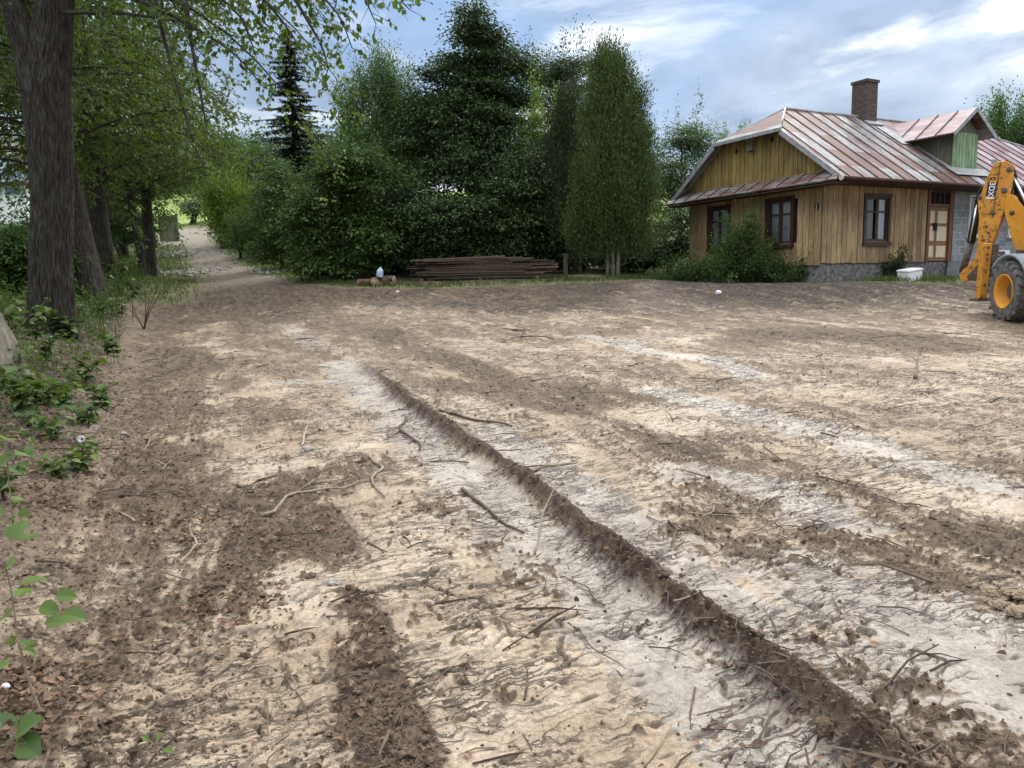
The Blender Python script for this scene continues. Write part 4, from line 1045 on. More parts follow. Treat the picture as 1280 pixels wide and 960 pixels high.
for n_st, h, L in ((5, .34, .11), (4, .24, .09), (6, .48, .10)):
    sm, pa = weed_proto(n_st, h, L); sm.materials.append(M['twig'])
    V, T, R = [], [], []; o_ = 0
    for v, t, r in pa: V.append(v); T.append(t + o_); R.append(r); o_ += len(v)
    fm = np_mesh('foliage', np.concatenate(V), np.concatenate(T), {'rnd': np.concatenate(R)}); fm.materials.append(M['weed']); W_PROTO.append((sm, fm))
for i, (px, py, k, s) in enumerate([(112, 532, 1, 1), (128, 512, 0, 1), (28, 522, 0, 1), (72, 552, 1, .9), (98, 592, 1, .8), (100, 408, 2, 1.1), (128, 398, 2, 1), (84, 424, 0, 1.2), (152, 396, 2, 1), (58, 452, 0, 1), (142, 446, 0, 1), (168, 372, 2, 1.2),
        (40, 500, 1, 1.1), (108, 480, 0, .9), (20, 470, 2, .9), (118, 378, 2, 1.2), (150, 352, 2, 1.3), (75, 600, 1, .8), (130, 350, 2, 1.3), (45, 425, 2, 1), (15, 415, 2, 1.2)] + EXTRA):
    g = G(px, py); g[2] = gz(g[0], g[1]); r = empty('bank_weed', g, random.uniform(0, 6.28)); sc = s * random.uniform(.85, 1.15) * (1 + .02 * g[1]); r.scale = (sc, sc, sc)
    tag(r, 'leafy green weed growing on the bank below the lindens', 'weed', 'leafy weeds on the bank')
    for nm, me in zip(('stem', 'foliage'), W_PROTO[k]): link(nm, me, None, r)

# bare shrub on the bank edge
def bare_shrub():
    g = G(180, 412); g[2] = gz(g[0], g[1]); mb = MB()
    for px, py in ((207, 340), (190, 352), (222, 345), (165, 365), (178, 350), (150, 380)):
        e = at(px, py, g[1] + random.uniform(-.3, .3)) - g; P = bez(np.zeros(3), e * .5 + [random.gauss(0, .1), 0, .15], e, 8); mb.tube(P, np.linspace(.014, .003, 8), 5)
        for k in (3, 5): mb.tube(np.array([P[k], P[k] + rdir(1, .3)[0] * .3]), [.005, .002], 4)
    o = mb.build('bare_shrub', M['twig'], None, True); o.location = g; tag(o, 'bare dark leafless shrub on the edge of the bank', 'shrub')
bare_shrub()

# plants along the house
belt('house_shrub', 'bushy shrub with fresh leaves against the gable wall under the window', 'shrub', 930, 24.6, [(932, 318, 40, 26, 60), (928, 295, 24, 24, 36), (945, 335, 50, 14, 46), (905, 335, 34, 16, 34)], 62, .28, .09, 'broad', .04, 1.2, stems=5)
belt('house_shrub', 'low trailing shrub at the house corner', 'shrub', 990, 23.6, [(985, 340, 34, 10, 34), (1012, 335, 16, 18, 16)], 56, .2, .075, 'broad', .02, .5, stems=4)
belt('house_shrub', 'dark weedy tuft against the stone plinth before the white box', 'shrub', 1116, 24.2, [(1116, 340, 16, 12, 22), (1122, 325, 8, 14, 8)], 60, .18, .075, 'broad_dark', .02, .5, stems=4)
belt('house_shrub', 'dark weed growing on the plinth under the door', 'shrub', 1162, 26, [(1164, 328, 10, 7, 9)], 50, .16, .075, 'broad_dark', .02, .4, stems=3)
belt('house_shrub', 'low weeds spreading along the far foot of the gable wall', 'shrub', 870, 26.5, [(868, 338, 36, 12, 50), (845, 345, 30, 8, 30)], 56, .28, .09, 'broad', .03, .8, stems=4)

# ------------------------------------------------------------------ house
def boards_mat(name, c0, c1, c2):
    m, nt, b, o = new_mat(name)
    v = coords(nt, (1, 1, .12)); f = noise(nt, v, 22, 6, .65); f2 = noise(nt, coords(nt, (1, 1, .5)), 1.7, 4)
    g = nd(nt, 'ShaderNodeNewGeometry')
    c = ramp(nt, f, [(.30, c0), (.55, c1), (.75, c2)])
    c = mix(nt, c, ramp(nt, g.outputs['Random Per Island'], [(0, (.72, .74, .74)), (1, (1.22, 1.2, 1.15))]), 1, 'MULTIPLY')
    c = mix(nt, c, ramp(nt, f2, [(.35, (.72, .68, .62)), (.6, (1.1, 1.1, 1.1))]), 1, 'MULTIPLY')
    nt.links.new(c, b.inputs['Base Color']); b.inputs['Roughness'].default_value = .8; bump(nt, b, f, .5, .006); return m
M['boards'] = boards_mat('boards', (.20, .130, .065), (.37, .265, .145), (.47, .365, .225))
M['boards_gable'] = boards_mat('boards_gable', (.16, .110, .035), (.30, .22, .080), (.40, .31, .135))
M['green_boards'] = boards_mat('green_boards', (.13, .20, .115), (.23, .33, .20), (.33, .40, .28))
M['grey_boards'] = boards_mat('grey_boards', (.06, .058, .045), (.13, .125, .095), (.21, .20, .15))
def tin_mat(name, stops, shift):
    m, nt, b, o = new_mat(name)
    t = nd(nt, 'ShaderNodeTexCoord'); sp = nd(nt, 'ShaderNodeSeparateXYZ'); nt.links.new(t.outputs['Object'], sp.inputs[0])
    def flo(sock, k, off):
        a = nd(nt, 'ShaderNodeMath', operation='MULTIPLY_ADD'); nt.links.new(sock, a.inputs[0]); a.inputs[1].default_value = k; a.inputs[2].default_value = off
        f = nd(nt, 'ShaderNodeMath', operation='FLOOR'); nt.links.new(a.outputs[0], f.inputs[0]); return f.outputs[0]
    cb = nd(nt, 'ShaderNodeCombineXYZ'); nt.links.new(flo(sp.outputs[0], 1 / .62, shift), cb.inputs[0])
    nt.links.new(flo(sp.outputs[2], 1 / .62, .3 + shift), cb.inputs[2])
    wn = nd(nt, 'ShaderNodeTexWhiteNoise', noise_dimensions='3D'); nt.links.new(cb.outputs[0], wn.inputs['Vector'])
    f1 = noise(nt, coords(nt, (2.2, .45, .45)), 2.6, 8, .7); f2 = noise(nt, coords(nt, (1, .3, .3)), .9, 3)
    f4 = noise(nt, coords(nt, (1, .7, .7)), 9, 7, .7)
    a = nd(nt, 'ShaderNodeMath', operation='MULTIPLY_ADD'); nt.links.new(wn.outputs['Value'], a.inputs[0]); a.inputs[1].default_value = .34; nt.links.new(f1, a.inputs[2])
    a2 = nd(nt, 'ShaderNodeMath', operation='MULTIPLY_ADD'); nt.links.new(f2, a2.inputs[0]); a2.inputs[1].default_value = .55; nt.links.new(a.outputs[0], a2.inputs[2])
    a3 = nd(nt, 'ShaderNodeMath', operation='MULTIPLY_ADD'); nt.links.new(f4, a3.inputs[0]); a3.inputs[1].default_value = .35; nt.links.new(a2.outputs[0], a3.inputs[2])
    nt.links.new(ramp(nt, a3.outputs[0], stops), b.inputs['Base Color'])
    b.inputs['Roughness'].default_value = .55; b.inputs['Metallic'].default_value = .0; bump(nt, b, f1, .25, .01); return m
RUST = (.125, .048, .032); RUSTD = (.075, .031, .023); PALE = (.34, .34, .34); GREY = (.185, .183, .187); PINK = (.145, .078, .068)
M['tin'] = tin_mat('tin', [(.72, RUSTD), (.82, RUST), (.92, PINK), (.98, GREY), (1.0, PALE)], .1)
M['tin'].node_tree  # rusty painted sheet
def restop(m, stops):
    for n in m.node_tree.nodes:
        if n.type == 'VALTORGB':
            e = n.color_ramp.elements
            for k, (p, c) in zip(e, stops): k.position = p; k.color = (*c, 1)
# noise sums sit around 1.05 +- .15 -> ramps compress the range
for nm, stops in (('tin', [(.42, RUSTD), (.50, RUST), (.555, PINK), (.60, GREY), (.69, PALE)]),):
    for n in M[nm].node_tree.nodes:
        if n.type == 'VALTORGB':
            l = n.inputs[0].links[0]; src = l.from_socket; nt = M[nm].node_tree; d = nd(nt, 'ShaderNodeMath', operation='MULTIPLY'); d.inputs[1].default_value = .5
            nt.links.new(src, d.inputs[0]); nt.links.new(d.outputs[0], n.inputs[0])
    restop(M[nm], stops)
M['tin_pink'] = M['tin'].copy(); restop(M['tin_pink'], [(.42, (.13, .052, .055)), (.50, (.18, .082, .092)), (.565, (.22, .125, .145)), (.615, (.30, .225, .25)), (.69, (.38, .37, .385))])
M['tin_pink'].name = 'tin_pink'
M['tin_skirt'] = M['tin'].copy(); M['tin_skirt'].name = 'tin_skirt'; restop(M['tin_skirt'], [(.50, RUSTD), (.575, RUST), (.62, PINK), (.66, GREY), (.74, PALE)])
M['tin_plain'] = speckled('tin_plain', (.20, .205, .215), (.40, .41, .42), 6, .5, (1, 1, 1), .002)
M['seam'] = speckled('seam', (.05, .035, .03), (.12, .085, .075), 12, .6, (1, 1, 1), .001)
M['brown'] = speckled('brown', (.030, .013, .011), (.070, .030, .024), 14, .55, (1, 1, .2), .002)
M['redbrown'] = speckled('redbrown', (.12, .045, .020), (.21, .085, .038), 10, .6, (1, 1, .2), .002)
M['doorwood'] = speckled('doorwood', (.16, .085, .035), (.28, .15, .065), 10, .6, (1, 1, .2), .002)
M['cream'] = speckled('cream', (.55, .46, .30), (.68, .60, .43), 10, .7, (1, 1, .3), .001)
M['white'] = speckled('white', (.68, .69, .70), (.80, .80, .80), 6, .6, (1, 1, 1), .0)
M['curtain'] = speckled('curtain', (.6, .62, .64), (.8, .8, .8), 9, .9, (1, 1, .1), .0)
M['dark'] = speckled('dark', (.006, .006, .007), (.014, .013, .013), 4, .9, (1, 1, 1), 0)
M['plinth'] = speckled('plinth', (.07, .066, .062), (.17, .16, .15), 9, .95, (1, 1, 1), .03, c2=(.27, .255, .24))
M['concrete'] = speckled('concrete', (.33, .34, .34), (.48, .49, .49), 7, .9, (1, 1, 1), .006)
M['soffit'] = speckled('soffit', (.045, .028, .022), (.10, .06, .045), 8, .85, (.2, 1, 1), .002)
def brick_mat(name, c1, c2, mortar, bw, bh, ms, plane='xz', extra=0.0):
    m, nt, b, o = new_mat(name); t = nd(nt, 'ShaderNodeTexCoord'); sp = nd(nt, 'ShaderNodeSeparateXYZ'); cb = nd(nt, 'ShaderNodeCombineXYZ')
    nt.links.new(t.outputs['Object'], sp.inputs[0])
    ad = nd(nt, 'ShaderNodeMath', operation='ADD'); nt.links.new(sp.outputs[0], ad.inputs[0]); nt.links.new(sp.outputs[1], ad.inputs[1])
    nt.links.new(ad.outputs[0], cb.inputs[0]); nt.links.new(sp.outputs[2], cb.inputs[1])
    br = nd(nt, 'ShaderNodeTexBrick'); br.inputs['Scale'].default_value = 1; br.inputs['Brick Width'].default_value = bw; br.inputs['Row Height'].default_value = bh; br.inputs['Mortar Size'].default_value = ms
    br.inputs['Mortar Smooth'].default_value = .2; br.inputs['Bias'].default_value = 0
    for i, c in (('Color1', c1), ('Color2', c2), ('Mortar', mortar)): br.inputs[i].default_value = (*c, 1)
    nt.links.new(cb.outputs[0], br.inputs['Vector']); f = noise(nt, coords(nt), 12, 6, .65)
    c = mix(nt, br.outputs['Color'], ramp(nt, f, [(.3, (.6, .6, .6)), (.7, (1.35, 1.33, 1.3))]), 1, 'MULTIPLY')
    nt.links.new(c, b.inputs['Base Color']); b.inputs['Roughness'].default_value = .95
    mth = nd(nt, 'ShaderNodeMath', operation='MULTIPLY_ADD'); nt.links.new(br.outputs['Fac'], mth.inputs[0]); mth.inputs[1].default_value = -1.5; nt.links.new(f, mth.inputs[2])
    bump(nt, b, mth.outputs[0], .8, .02); return m
M['brick'] = brick_mat('brick', (.060, .034, .030), (.12, .070, .060), (.13, .125, .118), .24, .075, .012)
M['block'] = brick_mat('block', (.20, .215, .225), (.31, .325, .335), (.42, .43, .43), .49, .245, .016)
m, nt, b, out = new_mat('glass'); gl = nd(nt, 'ShaderNodeBsdfGlossy'); gl.inputs['Roughness'].default_value = .05; gl.inputs['Color'].default_value = (.8, .85, .9, 1)
tp = nd(nt, 'ShaderNodeBsdfTransparent'); tp.inputs['Color'].default_value = (.75, .78, .78, 1); fr = nd(nt, 'ShaderNodeFresnel'); fr.inputs['IOR'].default_value = 1.6
mx = nd(nt, 'ShaderNodeMixShader'); nt.links.new(fr.outputs[0], mx.inputs[0]); nt.links.new(tp.outputs[0], mx.inputs[1]); nt.links.new(gl.outputs[0], mx.inputs[2]); nt.links.new(mx.outputs[0], out.inputs[0]); M['glass'] = m

HL = 20.0; HW = 5.96; EZ = 2.43; SL = .72; EB = -.95; RB = 2.90; RZ = EZ + SL * (RB - EB); EB2 = 6.75
def zroof(b): return EZ + SL * (b - EB) if b <= RB else RZ - SL * (b - RB)
def build_house():
    H = empty('wooden_house', (HC[0], HC[1], HZ), HYAW); tag(H, 'old yellow boarded wooden house with rusty tin roof and brick chimney', 'house')
    zb = -.62
    # stone plinth
    mb = MB(); mb.box(.03, HL - .5, .03, .28, zb, -.01); mb.box(.03, .28, .28, HW - .03, zb, -.01); mb.build('plinth', M['plinth'], H)
    # inner log walls, dark behind the boards, with a floor so rooms look deep
    def wall_boards(axis, u0, u1, z0, ztop, holes, off, seed, bw=.225):
        mb = MB(); rnd = random.Random(seed); u = u0
        while u < u1 - .01:
            w = min(bw * rnd.uniform(.85, 1.15), u1 - u); zt = ztop(u + w / 2) if callable(ztop) else ztop
            th = rnd.uniform(.0, .006); spans = [(z0 + rnd.uniform(-.015, .01), zt)]
            for a, b_, c, d in holes:
                if u + w > a and u < b_:
                    ns = []
                    for s0, s1 in spans:
                        if c > s0: ns.append((s0, min(c, s1)))
                        if d < s1: ns.append((max(d, s0), s1))
                    spans = [q for q in ns if q[1] - q[0] > .01]
            for s0, s1 in spans:
                if s1 - s0 < .02: continue
                if axis == 'a': mb.box(u + .011, u + w - .011, off - .025 - th, off, s0, s1)
                else: mb.box(off - .025 - th, off, u + .011, u + w - .011, s0, s1)
            u += w
        return mb
    W1 = (1.90, 2.99, .66, 2.02); DR = (4.90, 6.28, -.02, 2.40)
    WG1 = (1.13, 2.11, .66, 2.02); WG2 = (3.91, 4.85, .66, 2.02)
    wall_boards('a', 0, 6.30, 0, 2.95, [W1, DR], .0, 1).build('front_wall', M['boards'], H)
    wall_boards('b', 0, HW, -.05, 2.74, [WG1, WG2], .0, 2).build('gable_wall', M['boards'], H)
    # log core behind the boards, with the same openings
    def core(axis, u0, u1, z1, holes, d0, d1):
        mb = MB(); cur = u0
        put = (lambda a, b_, c, d: mb.box(a, b_, d0, d1, c, d)) if axis == 'a' else (lambda a, b_, c, d: mb.box(d0, d1, a, b_, c, d))
        for a, b_, c, d in sorted(holes):
            put(cur, a, 0, z1); put(a, b_, d, z1)
            if c > 0: put(a, b_, 0, c)
            cur = b_
        put(cur, u1, 0, z1); return mb
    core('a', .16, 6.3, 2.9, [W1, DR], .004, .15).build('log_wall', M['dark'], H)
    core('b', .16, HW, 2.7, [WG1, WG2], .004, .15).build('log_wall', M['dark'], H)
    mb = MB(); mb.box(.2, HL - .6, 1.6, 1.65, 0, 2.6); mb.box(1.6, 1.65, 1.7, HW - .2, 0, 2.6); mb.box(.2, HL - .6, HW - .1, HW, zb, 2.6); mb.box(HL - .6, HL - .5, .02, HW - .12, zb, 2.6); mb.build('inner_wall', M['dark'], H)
    # cinder block wall with two openings
    WB1 = (7.22, 8.35, .93, 2.17); WB2 = (9.55, 10.7, .93, 2.17); WB3 = (12.6, 13.8, .93, 2.17)
    core('a', 6.31, HL - .6, 2.9, [WB1, WB2, WB3], .02, .22).build('block_wall', M['block'], H)
    def window(axis, hole, off, frame, label=None, curtain=None, casement=True, fw=.085, glassmat='glass'):
        a, b_, c, d = hole
        def bx(mb, u0, u1, o0, o1, z0, z1):
            return mb.box(u0, u1, off + o0, off + o1, z0, z1) if axis == 'a' else mb.box(off + o0, off + o1, u0, u1, z0, z1)
        mb = MB()
        bx(mb, a - fw, a + .03, -.055, .06, c - .02, d + .0); bx(mb, b_ - .03, b_ + fw, -.055, .06, c - .02, d + .0); bx(mb, a - fw - .02, b_ + fw + .02, -.07, .06, d + .002, d + fw + .02)
        o = mb.build('window', M[frame], H)
        if label: o['label'] = label
        s = MB(); bx(s, a - fw - .03, b_ + fw + .03, -.10, .06, c - .14, c - .022); s.build('sill', M[frame], o)
        if casement:
            cs = MB(); mid = (a + b_) / 2; a0, b0, c0, d0 = a + .032, b_ - .032, c + .0, d - .002
            for u0, u1 in ((a0, mid - .002), (mid + .002, b0)):
                bx(cs, u0, u0 + .05, -.02, .03, c0, d0); bx(cs, u1 - .05, u1, -.02, .03, c0, d0)
                bx(cs, u0 + .051, u1 - .051, -.02, .03, c0, c0 + .07); bx(cs, u0 + .051, u1 - .051, -.02, .03, d0 - .06, d0)
                bx(cs, u0 + .051, u1 - .051, -.015, .025, c0 + .90, c0 + .945)
            cs.build('casement', M['brown' if frame == 'brown' else frame], o)
        p = MB(); q_ = [(a + .034, off + .034, c), (b_ - .034, off + .034, c), (b_ - .034, off + .034, d), (a + .034, off + .034, d)]; p.add(q_ if axis == 'a' else [(w_, u_, z_) for u_, w_, z_ in q_], [(0, 1, 2, 3)] if axis == 'a' else [(3, 2, 1, 0)]); p.build('pane', M[glassmat], o)
        if curtain:
            k = MB(); k0, k1 = curtain
            for u0, u1 in ((a + .05, a + .05 + (b_ - a) * k0), (b_ - .05 - (b_ - a) * k1, b_ - .05)):
                if u1 - u0 < .05: continue
                n = 14; V = []; 
                for i in range(n + 1):
                    u = u0 + (u1 - u0) * i / n; w = off + .062 + .012 * math.sin(i * 1.9)
                    for z in (c + .05, d - .03): V.append((u, w, z) if axis == 'a' else (w, u, z))
                k.add(V, [(2 * i, 2 * i + 2, 2 * i + 3, 2 * i + 1) for i in range(n)])
            k.build('curtain', M['curtain'], o, True)
        return o
    window('a', W1, 0, 'brown', 'dark brown window of the front wall with one casement ajar', (.0, .28))
    window('b', WG1, 0, 'brown', None, (.45, .40)); window('b', WG2, 0, 'brown', None, (.45, .40))
    for wv in (WB1, WB2, WB3): window('a', wv, .02, 'white', 'unglazed looking dark opening in a thin white frame', None, False, .05)
    # door
    a, b_ = DR[0], DR[1]; mb = MB()
    mb.box(a, a + .12, -.06, .1, 0, 2.36); mb.box(b_ - .22, b_ - .07, -.06, .12, 0, 2.36); mb.box(a + .002, b_ - .002, -.065, .1, 2.362, 2.45); mb.box(a + .122, b_ - .222, -.05, .1, 1.80, 1.88)
    D = mb.build('door', M['redbrown'], H)
    mb = MB(); mb.box(b_ - .068, b_ + .03, -.03, .12, 0, 2.36); mb.build('door_jamb', M['brown'], D)
    for u0, u1 in ((a + .124, a + .50), (a + .506, b_ - .224)):
        lf = MB(); lf.box(u0, u1, .0, .04, .02, 1.795); lo_ = lf.build('door_leaf', M['doorwood'], D)
        pn_ = MB()
        for z0, z1 in ((.14, .52), (.68, 1.16), (1.26, 1.66)): pn_.box(u0 + .075, u1 - .075, -.012, -.0005, z0, z1)
        pn_.build('door_panel', M['cream'], lo_, bevel=.008)
    lk = MB(); lk.box(a + .36, a + .53, -.05, -.014, 1.02, 1.27); lk.build('door_lock', M['dark'], D)
    tr = MB(); tr.box(a + .123, b_ - .223, .02, .03, 1.882, 2.36); tr.build('transom_pane', M['dark'], D)
    mu = MB(); w = (b_ - .223 - a - .123)
    for k in range(5):
        u = a + .123 + w * k / 4; mu.box(max(a + .124, u - .018), min(b_ - .224, u + .018), -.01, .018, 1.90, 2.26)
    mu.box(a + .125, b_ - .225, -.012, .016, 2.262, 2.36); mu.box(a + .125, b_ - .225, -.011, .017, 1.883, 1.899); mu.build('transom_bars', M['brown'], D)
    # gable above the skirt roof
    zg = lambda b: min(zroof(b) - .10, 4.28)
    wall_boards('b', -.55, 6.35, 2.66, zg, [], .03, 3, .18).build('upper_gable', M['boards_gable'], H)
    # little lozenge holes
    lz = MB()
    for bb, zz in ((3.62, 3.84), (2.05, 3.98)):
        lz.prism([(-.006, bb, zz + .10), (-.006, bb - .08, zz), (-.006, bb, zz - .10), (-.006, bb + .08, zz)], (-.004, 0, 0))
    lz.build('gable_vent', M['dark'], H)
    bh = MB(); bh.box(-.17, -.02, 2.76, 2.99, 3.74, 4.08); bhx = bh.build('birdhouse_box', M['grey_boards'], H); bhx['label'] = 'small grey nest box on the gable'
    bh = MB(); bh.box(-.20, -.02, 2.72, 3.03, 4.082, 4.11); bh.build('lid', M['tin_plain'], bhx); bh = MB(); bh.lathe([(.0, 0), (.035, 0), (.035, .004), (0, .004)], (-.172, 2.88, 3.96), (-1, 0, 0), 16); bh.build('hole', M['dark'], bhx)
    npz = MB(); npz.box(-.045, -.028, .10, .27, 1.60, 1.78); npo = npz.build('number_plate', M['dark'], H)
    nb = MB(); nb.box(-.049, -.046, .175, .195, 1.63, 1.76); nb.box(-.049, -.046, .155, .215, 1.615, 1.63); nb.build('numeral', M['white'], npo)
    # ---- roof
    th = .05; hipa = 1.45; ra = -.32; hb0, hb1, hz = 1.42, 4.38, 4.24
    R1 = 11.2
    def slab(mb, poly):
        P = [np.array(p, float) for p in poly]; n = np.cross(P[1] - P[0], P[2] - P[0]); n /= np.linalg.norm(n); n = n if n[2] > 0 else -n
        if np.dot(np.cross(P[1] - P[0], P[2] - P[0]), [0, 0, 1]) > 0: P = P[::-1]
        mb.prism(P, -n * th)
    ea = HL + .3
    # dormer footprint is simply covered by the dormer
    mb = MB(); slab(mb, [(ra, EB, EZ), (8.4, EB, EZ), (8.4, RB, RZ), (hipa, RB, RZ), (ra, hb0, zroof(hb0))]); RF = mb.build('roof', M['tin'], H)
    mb = MB(); slab(mb, [(8.402, EB, EZ), (ea, EB, EZ), (R1, RB, RZ), (8.402, RB, RZ)]); mb.build('roof_extension', M['tin_pink'], RF)
    mb = MB(); slab(mb, [(ra, EB2, zroof(EB2)), (ea, EB2, zroof(EB2)), (R1, RB + .002, RZ), (hipa, RB + .002, RZ), (ra, hb1, zroof(hb1))]); mb.build('rear_slope', M['tin'], RF)
    mb = MB(); slab(mb, [(ra - .02, hb0 - .05, hz - .03), (ra - .02, hb1 + .05, hz - .03), (hipa, RB, RZ + .012)]); mb.build('half_hip', M['tin'], RF)
    mb = MB(); slab(mb, [(ea, EB, EZ), (ea, EB2, zroof(EB2)), (R1, RB, RZ + .004)]); mb.build('end_hip', M['tin_pink'], RF)
    # standing seams
    def on(a, b): return np.array([a, b, zroof(b)])
    nrm = np.array([0, -SL, 1.]) / math.hypot(SL, 1); sm = MB(); k = 0; a = ra + .3
    while a < ea - .5:
        top = RB if hipa < a < R1 else (hb0 + (RB - hb0) * (a - ra) / (hipa - ra) if a <= hipa else RB - (RB - EB) * (a - R1) / (ea - R1))
        if not (5.9 < a < 7.45): sm.obox((on(a, EB) + on(a, top)) / 2 + nrm * .016, (1, 0, 0), np.array([0, 1, SL]) / math.hypot(1, SL), nrm, .014, np.linalg.norm(on(a, top) - on(a, EB)) - .03, .026)
        else: sm.obox((on(a, EB) + on(a, -.12)) / 2 + nrm * .016, (1, 0, 0), np.array([0, 1, SL]) / math.hypot(1, SL), nrm, .014, .95, .026)
        a += .62
    sm.build('seam_ribs', M['seam'], RF)
    # ridge and hip caps, verge boards
    cap = MB(); rc = [(hipa, RB, RZ + .02), (R1, RB, RZ + .02)]; cap.tube(np.array(rc), .045, 6); cap.tube(np.array([(hipa, RB, RZ + .02), (ra, hb0, zroof(hb0) + .02)]), .035, 6); cap.tube(np.array([(hipa, RB, RZ + .02), (ra, hb1, zroof(hb1) + .02)]), .035, 6); cap.tube(np.array([(R1, RB, RZ + .02), (ea, EB, EZ + .02)]), .04, 6)
    cap.build('ridge_cap', M['tin_plain'], RF)
    vg = MB()
    for (b0, b1) in ((EB, hb0), (EB2, hb1)):
        p0, p1 = np.array([ra - .02, b0, zroof(b0) - .06]), np.array([ra - .02, b1, zroof(b1) - .06]); d = (p1 - p0); L = np.linalg.norm(d); d /= L
        vg.obox((p0 + p1) / 2, d, (1, 0, 0), np.cross(d, (1, 0, 0)), L, .03, .15)
    vg.obox((ra - .03, (hb0 + hb1) / 2, hz - .085), (0, 1, 0), (1, 0, 0), (0, 0, 1), hb1 - hb0 + .1, .03, .11); vg.build('verge_board', M['tin_plain'], RF)
    # soffits
    sf = MB(); sf.box(ra + .02, HL + .2, EB + .05, .0, EZ - .10, EZ - .07); sf.build('soffit', M['soffit'], RF)
    for n_, bpos, zpos in (('gutter', EB - .05, EZ - .045),):
        g_ = MB(); g_.tube(np.array([(ra - .1, bpos, zpos), (HL + .2, bpos, zpos - .01)]), .06, 10); go = g_.build(n_, M['brown'], RF, True)
        e_ = MB(); e_.lathe([(0, 0), (.075, 0), (.075, .03), (0, .03)], (ra - .102, bpos, zpos), (-1, 0, 0), 16); e_.build('end_cap', M['cream'], go)
    # skirt roof under the gable
    mb = MB(); slab(mb, [(-.62, EB - .02, 2.36), (-.62, EB2 + .02, 2.36), (-.005, EB2 - .1, 2.72), (-.005, EB + .35, 2.72)]); SK = mb.build('skirt_roof', M['tin_skirt'], H)
    ss = MB(); bb = -.6; dn = np.array([.36, 0, .615]); dn = np.array([-.36, 0, .615]) / np.linalg.norm([.36, .615])
    while bb < EB2 - .2:
        c = np.array([-.315, bb, 2.54]) + dn * .014; ss.obox(c, np.array([.615, 0, .36]) / .7126, (0, 1, 0), dn, .64, .025, .028); bb += .62
    ss.build('seam_ribs', M['seam'], SK)
    mb = MB(); mb.box(-.58, -.03, -.9, 6.7, 2.25, 2.28); mb.build('soffit', M['soffit'], SK)
    # dormer
    da0, da1, dfz = 5.97, 7.32, 4.30; db = -.06; zf = zroof(db); pk = 6.65; pz = 5.0
    mb = wall_boards('a', da0, da1, zf - .0, lambda u: pz - .12 - abs(u - pk) * .80 if False else 4.24, [], db, 5, .17); DM = mb.build('dormer', M['green_boards'], H)
    mb = MB(); mb.prism([(da0, db - .012, 4.245), (da1, db - .012, 4.245), (pk, db - .012, 4.84)], (0, .03, 0)); mb.build('dormer_gable', M['grey_boards'], DM)
    for aa in (da0, da1 - .04):
        bk = EB + (4.24 - EZ) / SL
        mb = MB(); mb.prism([(aa, db + .02, zroof(db + .02) - .02), (aa, bk, 4.24), (aa, db + .02, 4.24)], (.04, 0, 0)); mb.build('dormer_cheek', M['grey_boards'], DM)
    sl = (pz - 4.15) / (pk - 5.5)
    for sgn in (-1, 1):
        e0 = pk + sgn * 1.16; fb = -.40; bp = EB + (pz - EZ) / SL; be = EB + (4.13 - EZ) / SL
        mb = MB(); slab(mb, [(pk + sgn * .002, fb, pz), (e0, fb, 4.13), (e0, be, 4.13), (pk + sgn * .002, bp, pz)]); dr = mb.build('dormer_roof', M['tin_pink' if sgn < 0 else 'tin'], DM)
        rb = MB()
        for q in (.25, .95, 1.65):
            p0, p1 = np.array([pk, q, pz + .015]), np.array([e0, q if q < be else be, 4.13 + .015])
            if q > be: t = (bp - q) / (bp - be); p1 = np.array([pk + (e0 - pk) * t, q, pz + (4.13 - pz) * t + .015])
            d = p1 - p0; L = np.linalg.norm(d); rb.obox((p0 + p1) / 2, d / L, (0, 1, 0), np.cross(d / L, (0, 1, 0)), L, .025, .03)
        rb.build('seam_ribs', M['seam'], dr)
        p0, p1 = np.array([pk, fb - .012, pz - .05]), np.array([e0, fb - .012, 4.08]); d = p1 - p0; L = np.linalg.norm(d)
        vb = MB(); vb.obox((p0 + p1) / 2, d / L, (0, 1, 0), np.cross(d / L, (0, 1, 0)), L, .025, .13); vb.build('verge_board', M['tin_plain'], dr)
    fl = MB(); fl.obox(on(5.85, .35) + nrm * .03 , (1, 0, 0), np.array([0, 1, SL]) / math.hypot(1, SL), nrm, .22, 2.0, .012); fl.obox(on(6.65, -.30) + nrm * .05, (1, 0, 0), np.array([0, 1, SL]) / math.hypot(1, SL), nrm, 2.1, .5, .012); fl.obox(on(5.45, 1.75) + nrm * .03, (1, 0, 0), np.array([0, 1, SL]) / math.hypot(1, SL), nrm, .5, 1.3, .012)
    fl.build('flashing', M['tin_plain'], DM)
    # chimney
    mb = MB(); mb.box(5.06, 5.66, 2.6, 3.2, 4.6, 6.36); CH = mb.build('chimney', M['brick'], H)
    mb = MB(); mb.box(5.02, 5.70, 2.56, 3.24, 6.362, 6.46); mb.build('chimney_cap', M['brick'], CH)
    mb = MB(); mb.box(5.16, 5.56, 2.7, 3.1, 6.462, 6.49); mb.build('flue', M['dark'], CH)
    mb = MB(); mb.obox(on(5.36, 2.5) + nrm * .03, (1, 0, 0), np.array([0, 1, SL]) / math.hypot(1, SL), nrm, .78, .26, .06); mb.build('flashing', M['tin_plain'], CH)
    return H
build_house()

